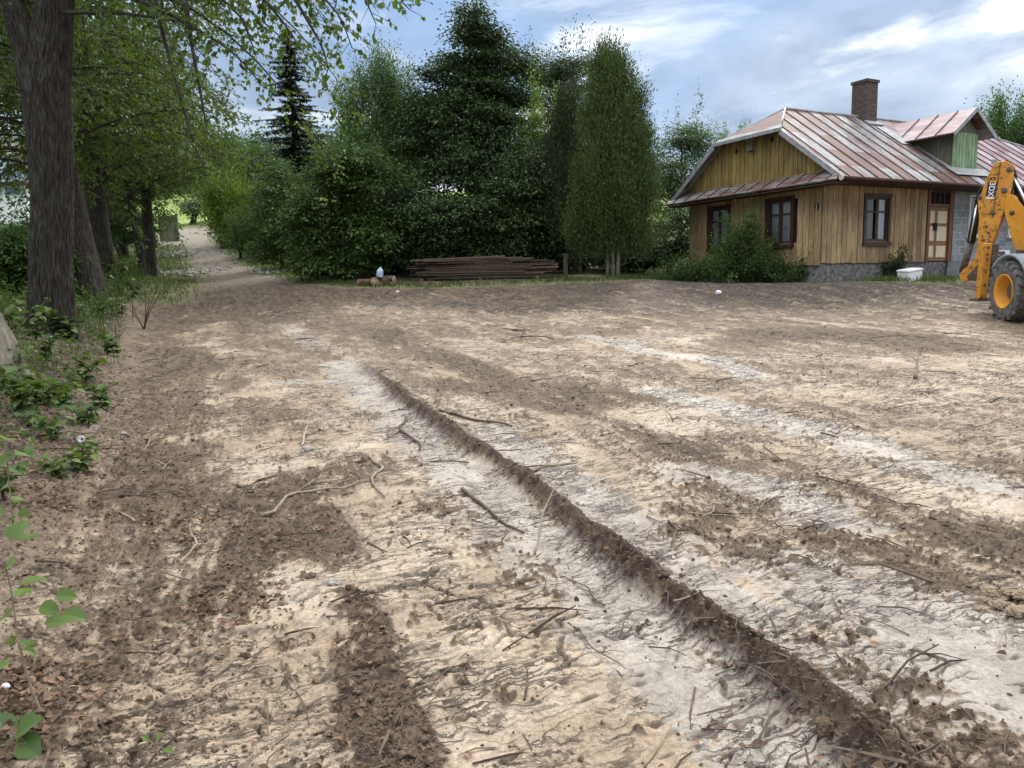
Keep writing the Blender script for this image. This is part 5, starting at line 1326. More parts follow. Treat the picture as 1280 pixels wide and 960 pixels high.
def hl(a, b, z):
    p = HC + HA * a + HB * b; return np.array([p[0], p[1], HZ + z])
def step():
    r = empty('concrete_step', hl(6.6, -.4, -.62), HYAW); tag(r, 'pale concrete block step in front of the panelled door', 'step')
    mb = MB(); mb.box(-.55, .65, -.42, .36, -.1, .42); mb.build('lower_block', M['concrete'], r, bevel=.015)
    mb = MB(); mb.box(-.50, .62, -.36, .36, .424, .60); mb.build('tread', M['concrete'], r, bevel=.015)
step()
def white_box():
    g = G(1137, 351); r = empty('foam_box', (g[0], g[1], gz(g[0], g[1])), .3); tag(r, 'white foam box standing tilted in the grass by the plinth', 'box')
    r.rotation_euler = (.06, -.12, .35)
    mb = MB(); mb.box(-.27, .27, -.2, .2, 0, .26); mb.build('body', M['white'], r, bevel=.02); mb = MB(); mb.box(-.285, .285, -.215, .215, .263, .33); mb.build('lid', M['white'], r, bevel=.02)
white_box()
def bag(px, label, w, mat, name='plastic_bag', blue=False):
    g = G(*px); v, f = ico(); mb = MB(); mb.add(v * np.array([w, w * .7, w * .7]) * RNG.uniform(.7, 1.25, (12, 1)), f); o = mb.build(name, M[mat], None, False)
    s = o.modifiers.new('s', 'SUBSURF'); s.levels = s.render_levels = 2; o.location = (g[0], g[1], gz(g[0], g[1]) + w * .5); return tag(o, label, 'bag')
bag((898, 369), 'crumpled white plastic bag on the mud before the gable wall', .13, 'white')
bag((323 + 0, 363) if False else (497, 366), 'small flattened pale rag on the grass edge beside the firewood', .07, 'white', 'rag')
bag((8, 862), 'scrap of white crumpled paper on the leafy bank edge', .022, 'white', 'paper_scrap')
bag((1228, 333), 'white plastic sack behind the digger arm by the block wall', .28, 'white', 'plastic_sack')
def can():
    g = G(102, 556); r = empty('tin_can', (g[0], g[1], gz(g[0], g[1]) + .03), 2.2); r.rotation_euler = (1.35, .2, .5); tag(r, 'white metal can lying on its side among the bank leaves', 'can')
    mb = MB(); mb.lathe([(.0, -.055), (.026, -.055), (.031, -.048), (.031, .046), (.026, .055), (.024, .055), (.024, .050), (0, .050)], (0, 0, 0), (0, 0, 1), 24); mb.build('body', M['white'], r, True)
    mb = MB(); mb.lathe([(.0, .051), (.009, .051), (.009, .0525), (0, .0525)], (.006, 0, 0), (0, 0, 1), 16); mb.build('tab_opening', M['dark'], r)
can()
def wall_board():
    p = hl(9.05, -.35, -.62); r = empty('leaning_board', p, HYAW); r.rotation_euler = (-.2, 0, HYAW); tag(r, 'red and white board leaning against the block wall behind the digger', 'board')
    mb = MB(); mb.box(-.35, .35, -.02, .02, .45, 1.0); mb.build('panel', M['white'], r); mb = MB(); mb.box(-.33, .05, -.026, -.021, .55, .95); mb.build('red_patch', M['brick'], r)
    mb = MB(); mb.box(-.3, -.25, .021, .06, .0, 1.0); mb.build('prop', M['grey_boards'], r); mb = MB(); mb.box(.25, .3, .021, .06, .0, 1.0); mb.build('prop', M['grey_boards'], r)
wall_board()

# ------------------------------------------------------------------ board pile and firewood
M['board_old'] = boards_mat('board_old', (.045, .032, .024), (.115, .083, .06), (.23, .185, .145))
for n_ in [q for q in M['board_old'].node_tree.nodes if q.type == 'NEW_GEOMETRY']:
    nt_ = M['board_old'].node_tree; oi = nt_.nodes.new('ShaderNodeObjectInfo')
    for l_ in list(n_.outputs['Random Per Island'].links): r_n = l_.to_node; nt_.links.new(oi.outputs['Random'], l_.to_socket); r_n.color_ramp.elements[0].color = (.55, .55, .56, 1); r_n.color_ramp.elements[1].color = (1.75, 1.68, 1.6, 1)
mb = MB(); mb.box(-.5, .5, -.09, .09, -.016, .016); bm_ = mb.mesh('weathered_board'); bm_.materials.append(M['board_old'])
k26 = 26.4 / F; xl, xr = at(502, 345, 26.4)[0], at(700, 345, 26.4)[0]; zg_ = float(H0((xl + xr) / 2, 26.6)); nlay = 15
for lay in range(nlay):
    for row in range(3):
        o = bpy.data.objects.new('weathered_board', bm_); COL.objects.link(o)
        L = random.uniform(3.2, 4.6) if lay % 3 else random.uniform(4.3, 5.2); c = (xl + xr) / 2 + random.uniform(-.5, .5) * max(0, 5.5 - L) + .2
        if lay > 11: c += -.4; L = min(L, 3.4)
        o.location = (c, 26.35 + row * .23 + random.uniform(-.04, .04), zg_ + .09 + lay * .047 + random.uniform(-.006, .006)); o.scale = (L, random.uniform(.75, 1.1), random.uniform(.7, 1.25))
        o.rotation_euler = (random.gauss(0, .05), random.gauss(0, .004), random.gauss(0, .008))
        if lay > 10 and random.random() < .4: o.rotation_euler.z += random.gauss(0, .10); o.rotation_euler.y += random.gauss(0, .02); o.location.x += random.uniform(-.5, .5)
        tag(o, 'grey brown weathered board lying flat in the long stack', 'board', 'boards in the long stack')
for i, xx in enumerate((xl + .7, (xl + xr) / 2, xr - .8)):
    mb = MB(); mb.box(-.06, .06, -.45, .45, -.06, .06); o = mb.build('bearer', M['board_old']); o.location = (xx, 26.6, zg_ + .02)
    tag(o, ['squared timber bearer under the firewood end of the stack', 'squared timber bearer under the middle of the stack', 'squared timber bearer under the thuja end of the stack'][i], 'bearer')
mb = MB(); mb.box(-.07, .07, -.07, .07, -.2, .85); o = mb.build('wooden_post', M['board_old'], None, False, .01); xx = at(707, 345, 26.4)[0]; o.location = (xx, 26.4, float(H0(xx, 26.4))); tag(o, 'short dark post standing at the end of the board stack', 'post')
M['log_bark'] = speckled('log_bark', (.06, .036, .026), (.16, .10, .07), 14, .9, (.3, 1, 1), .006)
M['endgrain'] = speckled('endgrain', (.30, .19, .10), (.55, .40, .25), 10, .85, (1, 1, 1), .002)
for px, py, r_, l_, yaw, lab in ((455, 355, .13, .42, .5, 'short reddish log at the roadside end of the firewood heap'), (468, 359, .15, .30, -1.2, 'thick log with cut face towards the mud in the firewood heap'),
        (486, 356, .14, .40, .2, 'log lying under the others at the board stack end of the heap'), (486, 349, .12, .4, -.4, 'log resting on top of the firewood heap'), (492, 360, .09, .22, -1.5, 'small pale sawn log end in front of the firewood heap')):
    g = G(px, 360); p = at(px, py, 25.2); o_ = empty('firewood_log', (p[0], p[1], max(p[2], gz(p[0], p[1]) + r_ * .8)), yaw); tag(o_, lab, 'log')
    mb = MB(); n = 16; mb.tube(np.array([(-l_ / 2, 0, 0), (0, .01, .005), (l_ / 2, 0, 0)]), [r_, r_ * .95, r_ * 1.02], 14, False); lg = mb.build('bark', M['log_bark'], o_, True)
    for s in (-1, 1):
        mb = MB(); mb.lathe([(0, 0), (r_ * .97, 0), (r_ * .97, .006), (0, .006)], (s * (l_ / 2 - .004), 0, 0), (s, 0, 0), 16); mb.build('cut_face', M['endgrain'], o_)
M['bluewhite'] = speckled('bluewhite', (.25, .38, .62), (.72, .76, .80), 9, .4, (1, 1, 1), 0)
p = at(474, 341, 25.1); mb = MB(); mb.lathe([(0, 0), (.10, 0), (.11, .03), (.11, .2), (.06, .27), (.035, .28), (.035, .33), (0, .33)], (0, 0, 0), (0, 0, 1), 18); o = mb.build('plastic_canister', M['bluewhite'], None, True); o.location = (p[0], p[1], p[2] - .14); o.rotation_euler = (.1, .2, 0); tag(o, 'blue and white plastic bottle on the firewood heap', 'bottle')

# ------------------------------------------------------------------ far house, fence, rubble
def far_house():
    Y = 56; x1 = at(34, 265, Y)[0]; zb = at(20, 264, Y)[2]; zt = at(20, 232, Y)[2]; zr = at(20, 210, Y)[2]; g = float(H0(x1 - 4, Y)); 
    r = empty('pale_house', (x1, Y, g)); tag(r, 'pale blue and white house half hidden behind the thick linden', 'house')
    w = 8.0; zb, zt, zr = zb - g, zt - g, zr - g
    mb = MB(); mb.box(-w, 0, 0, 6, -.5, zt); mb.build('wall', M['white'], r)
    mb = MB(); mb.box(-w - .4, .4, -.5, 6.4, zt + .003, zt + .22); mb.build('eave', M['soffit'], r)
    M['bluepaint'] = speckled('bluepaint', (.38, .52, .66), (.50, .64, .76), 4, .6, (1, 1, 1), 0)
    mb = MB(); mb.prism([(-w, .2, zt + .223), (-.1, .2, zt + .223), (-.1, .2, zr + .2), (-w / 2, .2, zr + 3), (-w, .2, zr + .2)], (0, 5, 0)); mb.build('upper_storey', M['bluepaint'], r)
    mb = MB(); mb.prism([(.4, -.3, zr), (-w / 2, -.3, zr + 3.25), (-w / 2, -.3, zr + 3.0 + .02), (.4, -.3, zr - .2)], (0, 6.5, 0)); mb.prism([(-w - .4, -.3, zr), (-w - .4, -.3, zr - .2), (-w / 2, -.3, zr + 3.02), (-w / 2, -.3, zr + 3.25)], (0, 6.5, 0)); mb.build('roof', M['seam'], r)
    M['bluepane'] = speckled('bluepane', (.10, .16, .26), (.20, .28, .40), 3, .15, (1, 1, 1), 0)
    for k in range(5):
        a = -.18 - k * 1.5; mb = MB(); mb.box(a - 1.3, a, -.06, -.002, zb + 1.05, zt - .05); wd = mb.build('window', M['white'], r); mb = MB(); mb.box(a - 1.22, a - .08, -.08, -.062, zb + 1.12, zt - .12); mb.build('pane', M['bluepane'], wd)
    mb = MB(); mb.box(-1.7, -.7, .13, .198, zt + .6, zr + .1); wd = mb.build('window', M['white'], r); mb = MB(); mb.box(-1.62, -.78, .11, .128, zt + .68, zr + .02); mb.build('pane', M['bluepane'], wd)
far_house()
def fence():
    Y = 50; x0, x1 = at(198, 280, Y)[0], at(221, 280, Y)[0]; g = float(H0((x0 + x1) / 2, Y)); r = empty('board_fence', (x0, Y, g)); tag(r, 'short weathered board fence beside the pale road top', 'fence')
    zt = at(210, 269, Y)[2] - g; zb = max(.0, at(210, 284, Y)[2] - g - .2); w = x1 - x0; mb = MB(); u = 0
    while u < w: mb.box(u, u + .11, -.012, .012, -.2, zt + random.uniform(-.05, .03)); u += .125
    mb.build('board_panel', M['grey_boards'], r)
    for u in (0.05, w - .02): mb = MB(); mb.box(u - .06, u + .06, .014, .13, -.2, zt + .1); mb.build('post', M['grey_boards'], r)
fence()
def rubble(px, n, sx, sy, label):
    g = G(*px); x = g[0] + RNG.normal(0, sx, n); y = g[1] + RNG.normal(0, sy, n)
    tag(scatter_lumps('rubble', x, y, RNG.uniform(.03, .13, n), M['stone'], .35, .55), label, 'rubble', kind='stuff')
rubble((226, 342), 420, .55, .9, 'pale broken rubble dumped beside the dirt road'); rubble((222, 318), 260, .5, 1.0, 'second patch of pale rubble further up the dirt road'); rubble((345, 340), 120, .5, .6, 'scatter of pale stones on the grassy edge of the dirt road')
# ------------------------------------------------------------------ backhoe loader
def digger():
    WX, WY = 10.35, 15.42; gzv = float(H0(WX, WY)); yaw = math.radians(-6)   # machine faces -y, its rear towards the house
    base = np.array([11.35, 15.42, gzv + .02]); r = empty('backhoe_loader', base, yaw)
    tag(r, 'yellow and grey backhoe loader standing at the edge of the mud lot', 'digger')
    cy, sy = math.cos(yaw), math.sin(yaw)
    def L(p):
        p = np.asarray(p, float) - base; return np.array([p[0] * cy + p[1] * sy, -p[0] * sy + p[1] * cy, p[2]])
    def V_(v): return np.array([v[0] * cy + v[1] * sy, -v[0] * sy + v[1] * cy, v[2]])
    def paint(name, c0, c1, dirt, k=.60, rough=.45):
        m, nt, b, o = new_mat(name); v = coords(nt); f = noise(nt, v, 3.5, 3); d = noise(nt, v, 13, 8, .72)
        c = mix(nt, ramp(nt, f, [(.3, c0), (.7, c1)]), dirt, ramp(nt, d, [(k - .06, (0, 0, 0)), (k + .03, (1, 1, 1))])); nt.links.new(c, b.inputs['Base Color']); b.inputs['Roughness'].default_value = rough
        bump(nt, b, d, .12, .004); return m
    M['yellow'] = paint('yellow', (.62, .25, .018), (.74, .34, .028), (.10, .055, .03), .64); M['yellow_worn'] = paint('yellow_worn', (.58, .24, .03), (.68, .32, .05), (.09, .05, .03), .585, .6)
    M['greypaint'] = paint('greypaint', (.22, .25, .29), (.30, .33, .37), (.12, .10, .08), .62, .5)
    M['rubber'] = speckled('rubber', (.055, .054, .052), (.19, .18, .165), 9, .9, (1, 1, 1), .006)
    M['steel_dirty'] = speckled('steel_dirty', (.05, .04, .032), (.16, .125, .10), 12, .7, (1, 1, 1), .004)
    M['hose'] = speckled('hose', (.008, .008, .008), (.02, .02, .02), 10, .5, (1, 1, 1), 0)
    M['chrome'] = speckled('chrome', (.55, .56, .58), (.75, .76, .78), 8, .25, (1, 1, 1), 0, .8)
    M['black_decal'] = speckled('black_decal', (.012, .012, .014), (.025, .025, .027), 8, .5, (1, 1, 1), 0)
    M['tinted'] = speckled('tinted', (.02, .03, .035), (.04, .05, .055), 2, .08, (1, 1, 1), 0)
    # wheel: tyre, lugs, rim, hub
    def wheel(c, R, w, face, front=False):
        ax = np.array([face, 0, 0.]); rr = R * .56
        mb = MB(); mb.lathe([(rr, -w * .46), (rr * 1.12, -w * .5), (R * .86, -w * .5), (R * .95, -w * .42), (R * .965, -w * .2), (R * .965, w * .2), (R * .95, w * .42), (R * .86, w * .5), (rr * 1.12, w * .5), (rr, w * .46)], c, ax, 56)
        n = 18
        for k in range(n):
            for sd in (-1, 1):
                a = 2 * math.pi * (k + (.5 if sd > 0 else 0)) / n; rad = np.array([0, math.cos(a), math.sin(a)]); tan = np.array([0, -math.sin(a), math.cos(a)])
                ctr = np.asarray(c) + rad * R * .965 + ax * sd * w * .26
                u = (ax * sd * .80 - tan * .6); u /= np.linalg.norm(u); v = np.cross(rad, u)
                mb.obox(ctr, u, v, rad, w * .60, R * .085, R * .085)
                ce = np.asarray(c) + rad * R * .90 + ax * sd * w * .495 - tan * R * .10; mb.obox(ce, rad, tan, ax, R * .13, R * .085, w * .04)
        wo = mb.build('wheel', M['rubber'], r)
        wo.name = 'wheel'
        mb = MB(); mb.lathe([(rr * 1.04, w * .47), (rr * 1.05, w * .50), (rr * .96, w * .50), (rr * .90, w * .42), (rr * .84, w * .36), (rr * .82, -w * .05), (rr * .55, -w * .12), (rr * .30, -w * .13), (0, -w * .13)], c, ax, 48); mb.lathe([(rr * .99, -w * .47), (rr * .85, -w * .3), (0, -w * .2)], c, ax, 32)
        rim = mb.build('rim', M['yellow'], wo, True)
        mb = MB(); mb.lathe([(rr * .50, -w * .11), (rr * .48, w * .06), (rr * .40, w * .16), (rr * .22, w * .18), (0, w * .18)], c, ax, 24)
        for k in range(8): a = 2 * math.pi * k / 8; mb.lathe([(.022, -w * .12), (.022, -w * .02), (0, -w * .02)], np.asarray(c) + np.array([0, math.cos(a), math.sin(a)]) * rr * .62, ax, 8)
        mb.build('hub', M['steel_dirty'], rim, True)
    Rw = .615
    wheel((-1.0, 0, Rw - .02), Rw, .42, -1); wheel((1.0, 0, Rw - .02), Rw, .42, 1); wheel((-.92, -2.15, .42), .44, .32, -1); wheel((.92, -2.15, .42), .44, .32, 1)
    # fenders
    for sd in (-1, 1):
        mb = MB(); P = []
        for rad_, in ((.72,), (.76,)):
            pass
        n = 16; V = []; Fc = []
        for i in range(n + 1):
            a = math.radians(38 + 120 * i / n); yy, zz = math.cos(a), math.sin(a)
            for rad_ in (.70, .745):
                for xx in (.70, 1.16): V.append((sd * xx, yy * rad_ * (1.05), Rw + zz * rad_))
        for i in range(n):
            a = i * 4; b = a + 4; Fc += [(a, a + 1, b + 1, b), (a + 2, b + 2, b + 3, a + 3), (a, b, b + 2, a + 2), (a + 1, a + 3, b + 3, b + 1)]
        Fc += [(0, 2, 3, 1), (n * 4, n * 4 + 1, n * 4 + 3, n * 4 + 2)]; mb.add(V, Fc); mb.build('fender', M['greypaint'], r, True)
    # chassis, cab, bonnet, loader
    mb = MB(); mb.box(-.42, .42, -2.9, .95, .45, .95); mb.box(-.85, .85, .80, 1.0, .40, 1.0); mb.build('chassis', M['steel_dirty'], r, bevel=.02)
    mb = MB(); mb.box(-.48, .48, -3.3, -1.62, .96, 1.70); mb.build('bonnet', M['yellow'], r, bevel=.05)
    mb = MB(); mb.box(-.72, .72, -1.60, -.12, .96, 1.35); cab = mb.build('cab', M['yellow'], r, bevel=.03)
    mb = MB(); mb.box(-.68, .68, -1.55, -.18, 1.352, 2.60); mb.build('cab_glass', M['tinted'], cab)
    mb = MB()
    for sx in (-1, 1):
        for yy in (-1.54, -.9, -.18): mb.box(sx * .70 - .04, sx * .70 + .04, yy - .04, yy + .04, 1.352, 2.60)
    mb.build('cab_pillars', M['greypaint'], cab); mb = MB(); mb.box(-.76, .76, -1.7, -.14, 2.603, 2.74); mb.build('cab_roof', M['yellow'], cab, bevel=.04)
    for sx in (-1, 1): mb = MB(); mb.prism([(sx * .66 - .06, -.9, 1.3), (sx * .66 - .06, -3.0, 1.0), (sx * .66 - .06, -3.5, .35), (sx * .66 - .06, -3.3, .30), (sx * .66 - .06, -2.8, .82), (sx * .66 - .06, -.9, 1.1)], (.12, 0, 0)); mb.build('loader_arm', M['yellow'], r)
    mb = MB(); mb.prism([(-1.15, -3.4, .75), (-1.15, -3.4, .1), (-1.15, -4.1, .02), (-1.15, -4.1, .05), (-1.15, -3.45, .16), (-1.15, -3.45, .75)], (2.3, 0, 0)); mb.build('loader_bucket', M['steel_dirty'], r)
    # stabilisers
    def onx(px, py, x): v = ray(px, py); return CAM + v * (x / v[0])
    t, b_ = onx(1233, 304, 10.45), onx(1226, 373, 10.45); tl, bl = L(t), L(b_)
    def leg(sx):
        T_ = tl * [sx, 1, 1]; B_ = bl * [sx, 1, 1]; d = B_ - T_; ln = np.linalg.norm(d); d /= ln
        mb = MB(); mb.obox((T_ + B_) / 2, (1, 0, 0), np.cross(d, (1, 0, 0)), d, .17, .20, ln); lg = mb.build('stabiliser', M['yellow_worn'], r, bevel=.015)
        mb = MB(); mb.obox(T_ * .55 + B_ * .45 + np.array([.16, -.02, 0]) * (1 if sx > 0 else -1), (1, 0, 0), np.cross(d, (1, 0, 0)), d, .13, .16, ln * .85); mb.build('leg_guide', M['steel_dirty'], lg)
        mb = MB(); mb.obox(B_ + d * .03, (1, 0, 0), (0, 1, 0), (0, 0, 1), .30, .34, .05); mb.build('foot_pad', M['steel_dirty'], lg)
        mb = MB()
        for q in (.08, .2, .75): mb.lathe([(.03, 0), (.03, .012), (0, .012)], T_ + d * ln * q + np.array([0, -.10, 0]), (0, -1, 0), 10)
        mb.build('pin', M['steel_dirty'], lg)
    leg(1); leg(-1)
    mb = MB(); mb.box(-.95, .95, 1.0, 1.22, .55, .78); mb.box(-.95, .95, 1.0, 1.22, 1.15, 1.35); mb.box(-.3, .3, 1.0, 1.35, .5, 1.45); mb.build('rear_frame', M['steel_dirty'], r, bevel=.01)
    # boom and dipper lie in one slewed vertical plane
    K = np.array([11.28, 16.75, 0]); u = np.array([-.72, .694, 0.]); n = np.array([-.694, -.72, 0.])     # n points to the viewer side
    def pl(px, py, off=0.0):
        v = ray(px, py); t = (n @ (K + n * off - CAM)) / (n @ v); return CAM + v * t
    def plate(name, mat, pix, thick, off=0.0, parent=None, bevel=.012):
        P = [L(pl(px, py, thick / 2 + off)) for px, py in pix]; mb = MB()
        a = np.cross(np.array(P[1]) - P[0], np.array(P[2]) - P[1]); vec = V_(-n * thick)
        mb.prism(P, vec); return mb.build(name, M[mat], parent or r, bevel=bevel)
    dip = plate('dipper', 'yellow_worn', [(1241, 207), (1246, 202), (1258, 201), (1265, 205), (1267.5, 216), (1266, 230), (1262, 246), (1256, 262), (1248, 284), (1240, 304), (1236, 318), (1231, 326), (1222, 326), (1219, 322), (1222, 300), (1223.5, 270), (1222, 252), (1227, 240), (1232, 225)], .28)
    bm = plate('boom', 'yellow', [(1258, 243), (1265, 243), (1271, 249), (1283, 264), (1292, 285), (1296, 312), (1290, 330), (1276, 330), (1268, 309), (1263, 292), (1257, 272), (1254, 259)], .34, -.01)
    # seam, pins, decals on the dipper
    sm = plate('weld_seam', 'steel_dirty', [(1250, 203), (1251.3, 203), (1246, 238), (1241, 272), (1239.8, 272), (1244.7, 238)], .01, .147, dip, 0)
    mb = MB()
    for px, py, q in ((1261.5, 212, .055), (1255.5, 238, .06), (1241.5, 266, .05), (1225, 247, .045), (1233, 283, .03), (1236, 291, .025), (1229, 300, .03)): mb.lathe([(q, 0), (q, .02), (q * .6, .026), (0, .026)], L(pl(px, py, .14)), V_(n), 14)
    mb.build('pivot_pin', M['steel_dirty'], dip, True)
    mb = MB(); mb.lathe([(.05, 0), (.05, .02), (0, .02)], L(pl(1265, 266, .16)), V_(n), 14); mb.build('pivot_pin', M['steel_dirty'], bm, True)
    # decals, reading downwards along the arm
    ax_d = L(pl(1236.5, 246, .14)) - L(pl(1241.5, 217, .14)); ax_d /= np.linalg.norm(ax_d); nn = V_(n); side = np.cross(nn, ax_d)
    k = 17.2 / F
    def decal(name, px, py, w, h, mat, off=.143): mb = MB(); mb.obox(L(pl(px, py, off)), side, ax_d, nn, w * k, h * k, .004); return mb.build(name, M[mat], dip)
    bd = decal('badge_border', 1241.3, 223.5, 10.6, 9.4, 'black_decal'); by = decal('badge_plate', 1241.3, 223.5, 9.2, 8.0, 'yellow', .1465)
    bk = decal('model_plate', 1239.2, 236.5, 9.4, 16.5, 'black_decal'); decal('notice_strip', 1237.3, 247.4, 8.5, 2.2, 'white')
    def text(name, body, px, py, size, mat, off, par, right, up):
        cu = bpy.data.curves.new(name, 'FONT'); cu.body = body; cu.size = size; cu.align_x = 'CENTER'; cu.align_y = 'CENTER'; cu.extrude = .0015; cu.offset = .004
        tmp = bpy.data.objects.new(name, cu); COL.objects.link(tmp); bpy.context.view_layer.update()
        me = bpy.data.meshes.new_from_object(tmp.evaluated_get(bpy.context.evaluated_depsgraph_get())); bpy.data.objects.remove(tmp); me.name = name
        o = link(name, None or me, M[mat], par); R_ = Matrix((right, up, np.cross(right, up))).transposed().to_4x4(); R_.translation = Vector(L(pl(px, py, off))); o.matrix_local = R_; return o
    text('lettering', '3DX', 1239.2, 236.5, 8.6 * k, 'white', .150, bk, ax_d, -side if np.dot(np.cross(ax_d, -side), nn) > 0 else side)
    text('lettering', 'JCB', 1241.3, 223.5, 4.6 * k, 'black_decal', .1515, by, (-side if np.dot(np.cross(-side, -ax_d), nn) > 0 else side), -ax_d)
    lt = decal('work_lamp', 1243.5, 202.5, 7, 6, 'greypaint', .02)
    # tip linkage, crowd cylinder, hoses
    plate('tipping_link', 'yellow_worn', [(1219, 321), (1226, 325), (1214, 344), (1211, 351), (1205, 353.5), (1200.5, 350), (1199, 344), (1203, 338), (1209, 333)], .2, 0, dip)
    mb = MB(); mb.tube([L(pl(1214, 302, 0)), L(pl(1203, 341, 0))], .075, 10); mb.build('bucket_link', M['steel_dirty'], dip, True)
    mb = MB(); mb.tube([L(pl(1222.5, 252, .02)), L(pl(1214, 303, .02))], .085, 12); mb.build('bucket_cylinder', M['hose'], dip, True)
    mb = MB(); mb.tube([L(pl(1221, 256, .1)), L(pl(1212, 302, .1))], .02, 8); mb.build('chrome_rod', M['chrome'], dip, True)
    plate('bucket', 'steel_dirty', [(1208, 346), (1226, 326), (1234, 328), (1236, 338), (1228, 352), (1216, 351)], .55, -.1, dip)
    mb = MB()
    for o_ in (-.09, 0, .09):
        P = [L(pl(px, py, o_)) for px, py in ((1258, 200), (1265, 203), (1269, 211), (1270, 222), (1267, 234), (1262, 246))]; mb.tube(bez(P[0], P[2], P[3], 6), .028, 7); mb.tube(bez(P[3], P[4], P[5], 5), .028, 7)
    for o_ in (.02, .1): P = [L(pl(px, py, o_)) for px, py in ((1230, 232), (1220, 242), (1219, 258))]; mb.tube(bez(*P, 8), .022, 7)
    mb.build('hydraulic_hose', M['hose'], dip, True)
    mb = MB(); mb.tube([L(pl(1267.5, 222, .1)), L(pl(1281, 250, .1)), L(pl(1290, 270, .1))], .028, 8); mb.build('hydraulic_pipe', M['chrome'], bm, True)
    mb = MB(); mb.tube([L(pl(1268, 226, -.05)), L(pl(1284, 262, -.05))], .07, 10); mb.build('crowd_cylinder', M['hose'], bm, True)
    plate('kingpost', 'steel_dirty', [(1270, 312), (1296, 312), (1300, 352), (1268, 352)], .4, -.02)
    # rear lamp cluster panel between leg and boom
digger()

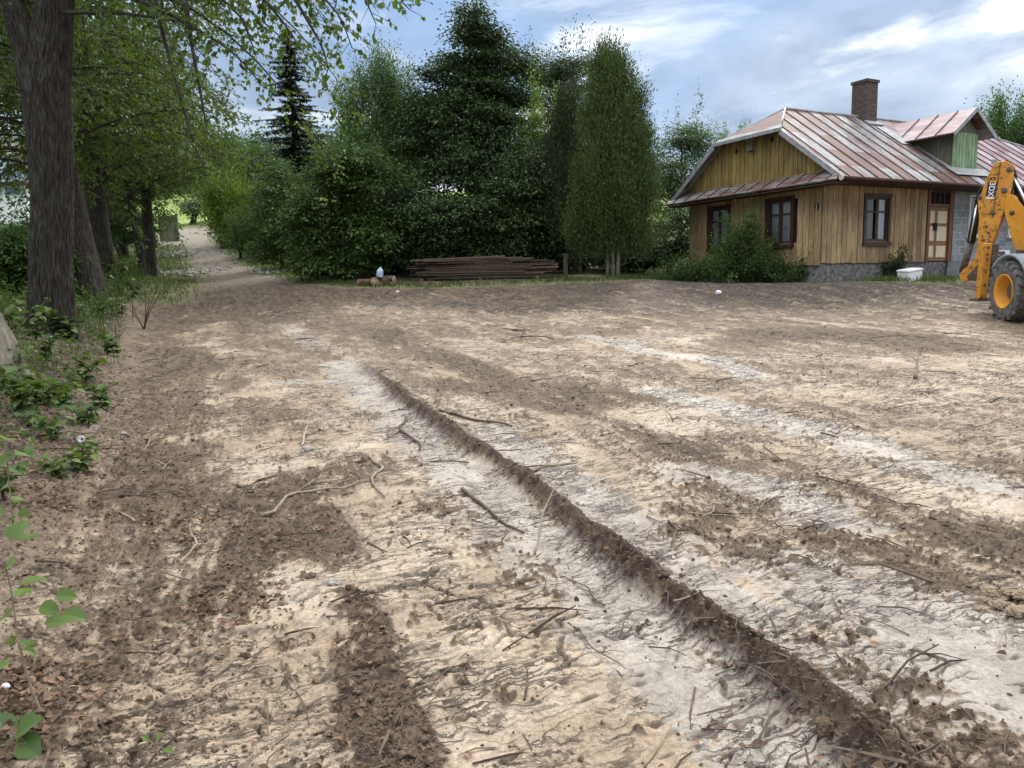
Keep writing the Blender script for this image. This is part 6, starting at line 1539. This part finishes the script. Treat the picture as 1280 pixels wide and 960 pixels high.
# ------------------------------------------------------------------ sky, sun, camera
SUN_EL, SUN_AZ = math.radians(40), math.radians(24)     # azimuth from +y towards +x
def world():
    w = bpy.data.worlds.new('World'); SC.world = w; w.use_nodes = True; nt = w.node_tree; nt.nodes.clear()
    out = nt.nodes.new('ShaderNodeOutputWorld'); bg = nt.nodes.new('ShaderNodeBackground'); bg.inputs[1].default_value = .10
    sk = nt.nodes.new('ShaderNodeTexSky'); sk.sky_type = 'NISHITA'; sk.sun_disc = False; sk.sun_elevation = SUN_EL; sk.sun_rotation = SUN_AZ; sk.air_density = 1.2; sk.dust_density = 1.0
    tc = nt.nodes.new('ShaderNodeTexCoord'); sp = nt.nodes.new('ShaderNodeSeparateXYZ'); nt.links.new(tc.outputs['Generated'], sp.inputs[0])
    def mth(op, a, b=None, c=None):
        n = nt.nodes.new('ShaderNodeMath'); n.operation = op
        for i, v in enumerate((a, b, c)):
            if v is None: continue
            if isinstance(v, (int, float)): n.inputs[i].default_value = v
            else: nt.links.new(v, n.inputs[i])
        return n.outputs[0]
    def mapped(rot, scale, loc):
        mp = nt.nodes.new('ShaderNodeMapping'); nt.links.new(tc.outputs['Generated'], mp.inputs[0])
        mp.inputs['Rotation'].default_value = (0, math.radians(rot), 0); mp.inputs['Scale'].default_value = scale; mp.inputs['Location'].default_value = loc
        return mp.outputs[0]
    def nz(vec, sc, det, rough, dist=0):
        n = nt.nodes.new('ShaderNodeTexNoise'); n.inputs['Scale'].default_value = sc; n.inputs['Detail'].default_value = det; n.inputs['Roughness'].default_value = rough; n.inputs['Distortion'].default_value = dist
        nt.links.new(vec, n.inputs['Vector']); return n.outputs['Fac']
    va = mapped(24, (1.0, 1.0, 3.4), CLOUD_LOC); vb = mapped(14, (1.0, 1.0, 2.2), (2.3, .4, 1.7))
    f = nz(va, 2.6, 8, .58, .5); g = nz(vb, 2.0, 6, .55, .3); h = nz(vb, 5.5, 7, .6, .4)
    veil = ramp(nt, g, [(.34, (0, 0, 0)), (.60, (1, 1, 1))])
    white = ramp(nt, f, [(.50, (0, 0, 0)), (.56, (.28, .28, .28)), (.64, (1, 1, 1))])
    low = ramp(nt, sp.outputs[2], [(0.0, (.8, .8, .8)), (.12, (.62, .62, .62)), (.26, (0, 0, 0))])
    high = ramp(nt, sp.outputs[2], [(.42, (0, 0, 0)), (.66, (1, 1, 1))])
    c = mix(nt, (1.55, 2.75, 4.9), ramp(nt, h, [(.35, (1.35, 1.95, 3.0)), (.65, (2.9, 3.6, 4.7))]), veil)
    c = mix(nt, sk.outputs[0], c, .9)
    c = mix(nt, c, (5.6, 6.0, 6.5), mth('MULTIPLY', low, ramp(nt, f, [(.40, (0, 0, 0)), (.54, (1, 1, 1))])))
    c = mix(nt, c, (8.0, 8.2, 8.4), white); c = mix(nt, c, (13, 13.2, 13.4), high)
    nt.links.new(c, bg.inputs[0]); nt.links.new(bg.outputs[0], out.inputs[0])
def veil_k(nt, v, k):
    n = nt.nodes.new('ShaderNodeMath'); n.operation = 'MULTIPLY'; nt.links.new(v, n.inputs[0]); n.inputs[1].default_value = k; return n.outputs[0]
CLOUD_LOC = (.35, .2, .55)
world()
sl = bpy.data.lights.new('sun', 'SUN'); sl.energy = 1.5; sl.angle = math.radians(10); sl.color = (1, .95, .88); so = bpy.data.objects.new('sun', sl); COL.objects.link(so)
sd = Vector((math.sin(SUN_AZ) * math.cos(SUN_EL), math.cos(SUN_AZ) * math.cos(SUN_EL), math.sin(SUN_EL))); so.rotation_euler = sd.to_track_quat('Z', 'Y').to_euler(); so.location = (0, 0, 30)

cam = bpy.data.cameras.new('camera'); co = bpy.data.objects.new('camera', cam); COL.objects.link(co); SC.camera = co
cam.sensor_width = 36; cam.lens = F * 36 / 1280; cam.clip_end = 3000; cam.clip_start = .05
f0 = ray(640, 480); rx = ray(641, 480) - f0; uy = f0 - ray(640, 481)
Xc, Yc, Zc = (Vector(v).normalized() for v in (rx, uy, -f0))
Mx = Matrix((Xc, Yc, Zc)).transposed().to_4x4(); Mx.translation = Vector(CAM); co.matrix_world = Mx
vs = SC.view_settings; vs.view_transform = 'Standard'; vs.look = 'None'; vs.gamma = 1; vs.exposure = 0.88; vs.use_curve_mapping = False
SC.render.engine = 'CYCLES'; SC.cycles.max_bounces = 6; SC.cycles.transparent_max_bounces = 8; SC.cycles.use_denoising = True
SC.cycles.diffuse_bounces = 3; SC.cycles.glossy_bounces = 3; SC.cycles.sample_clamp_indirect = 6
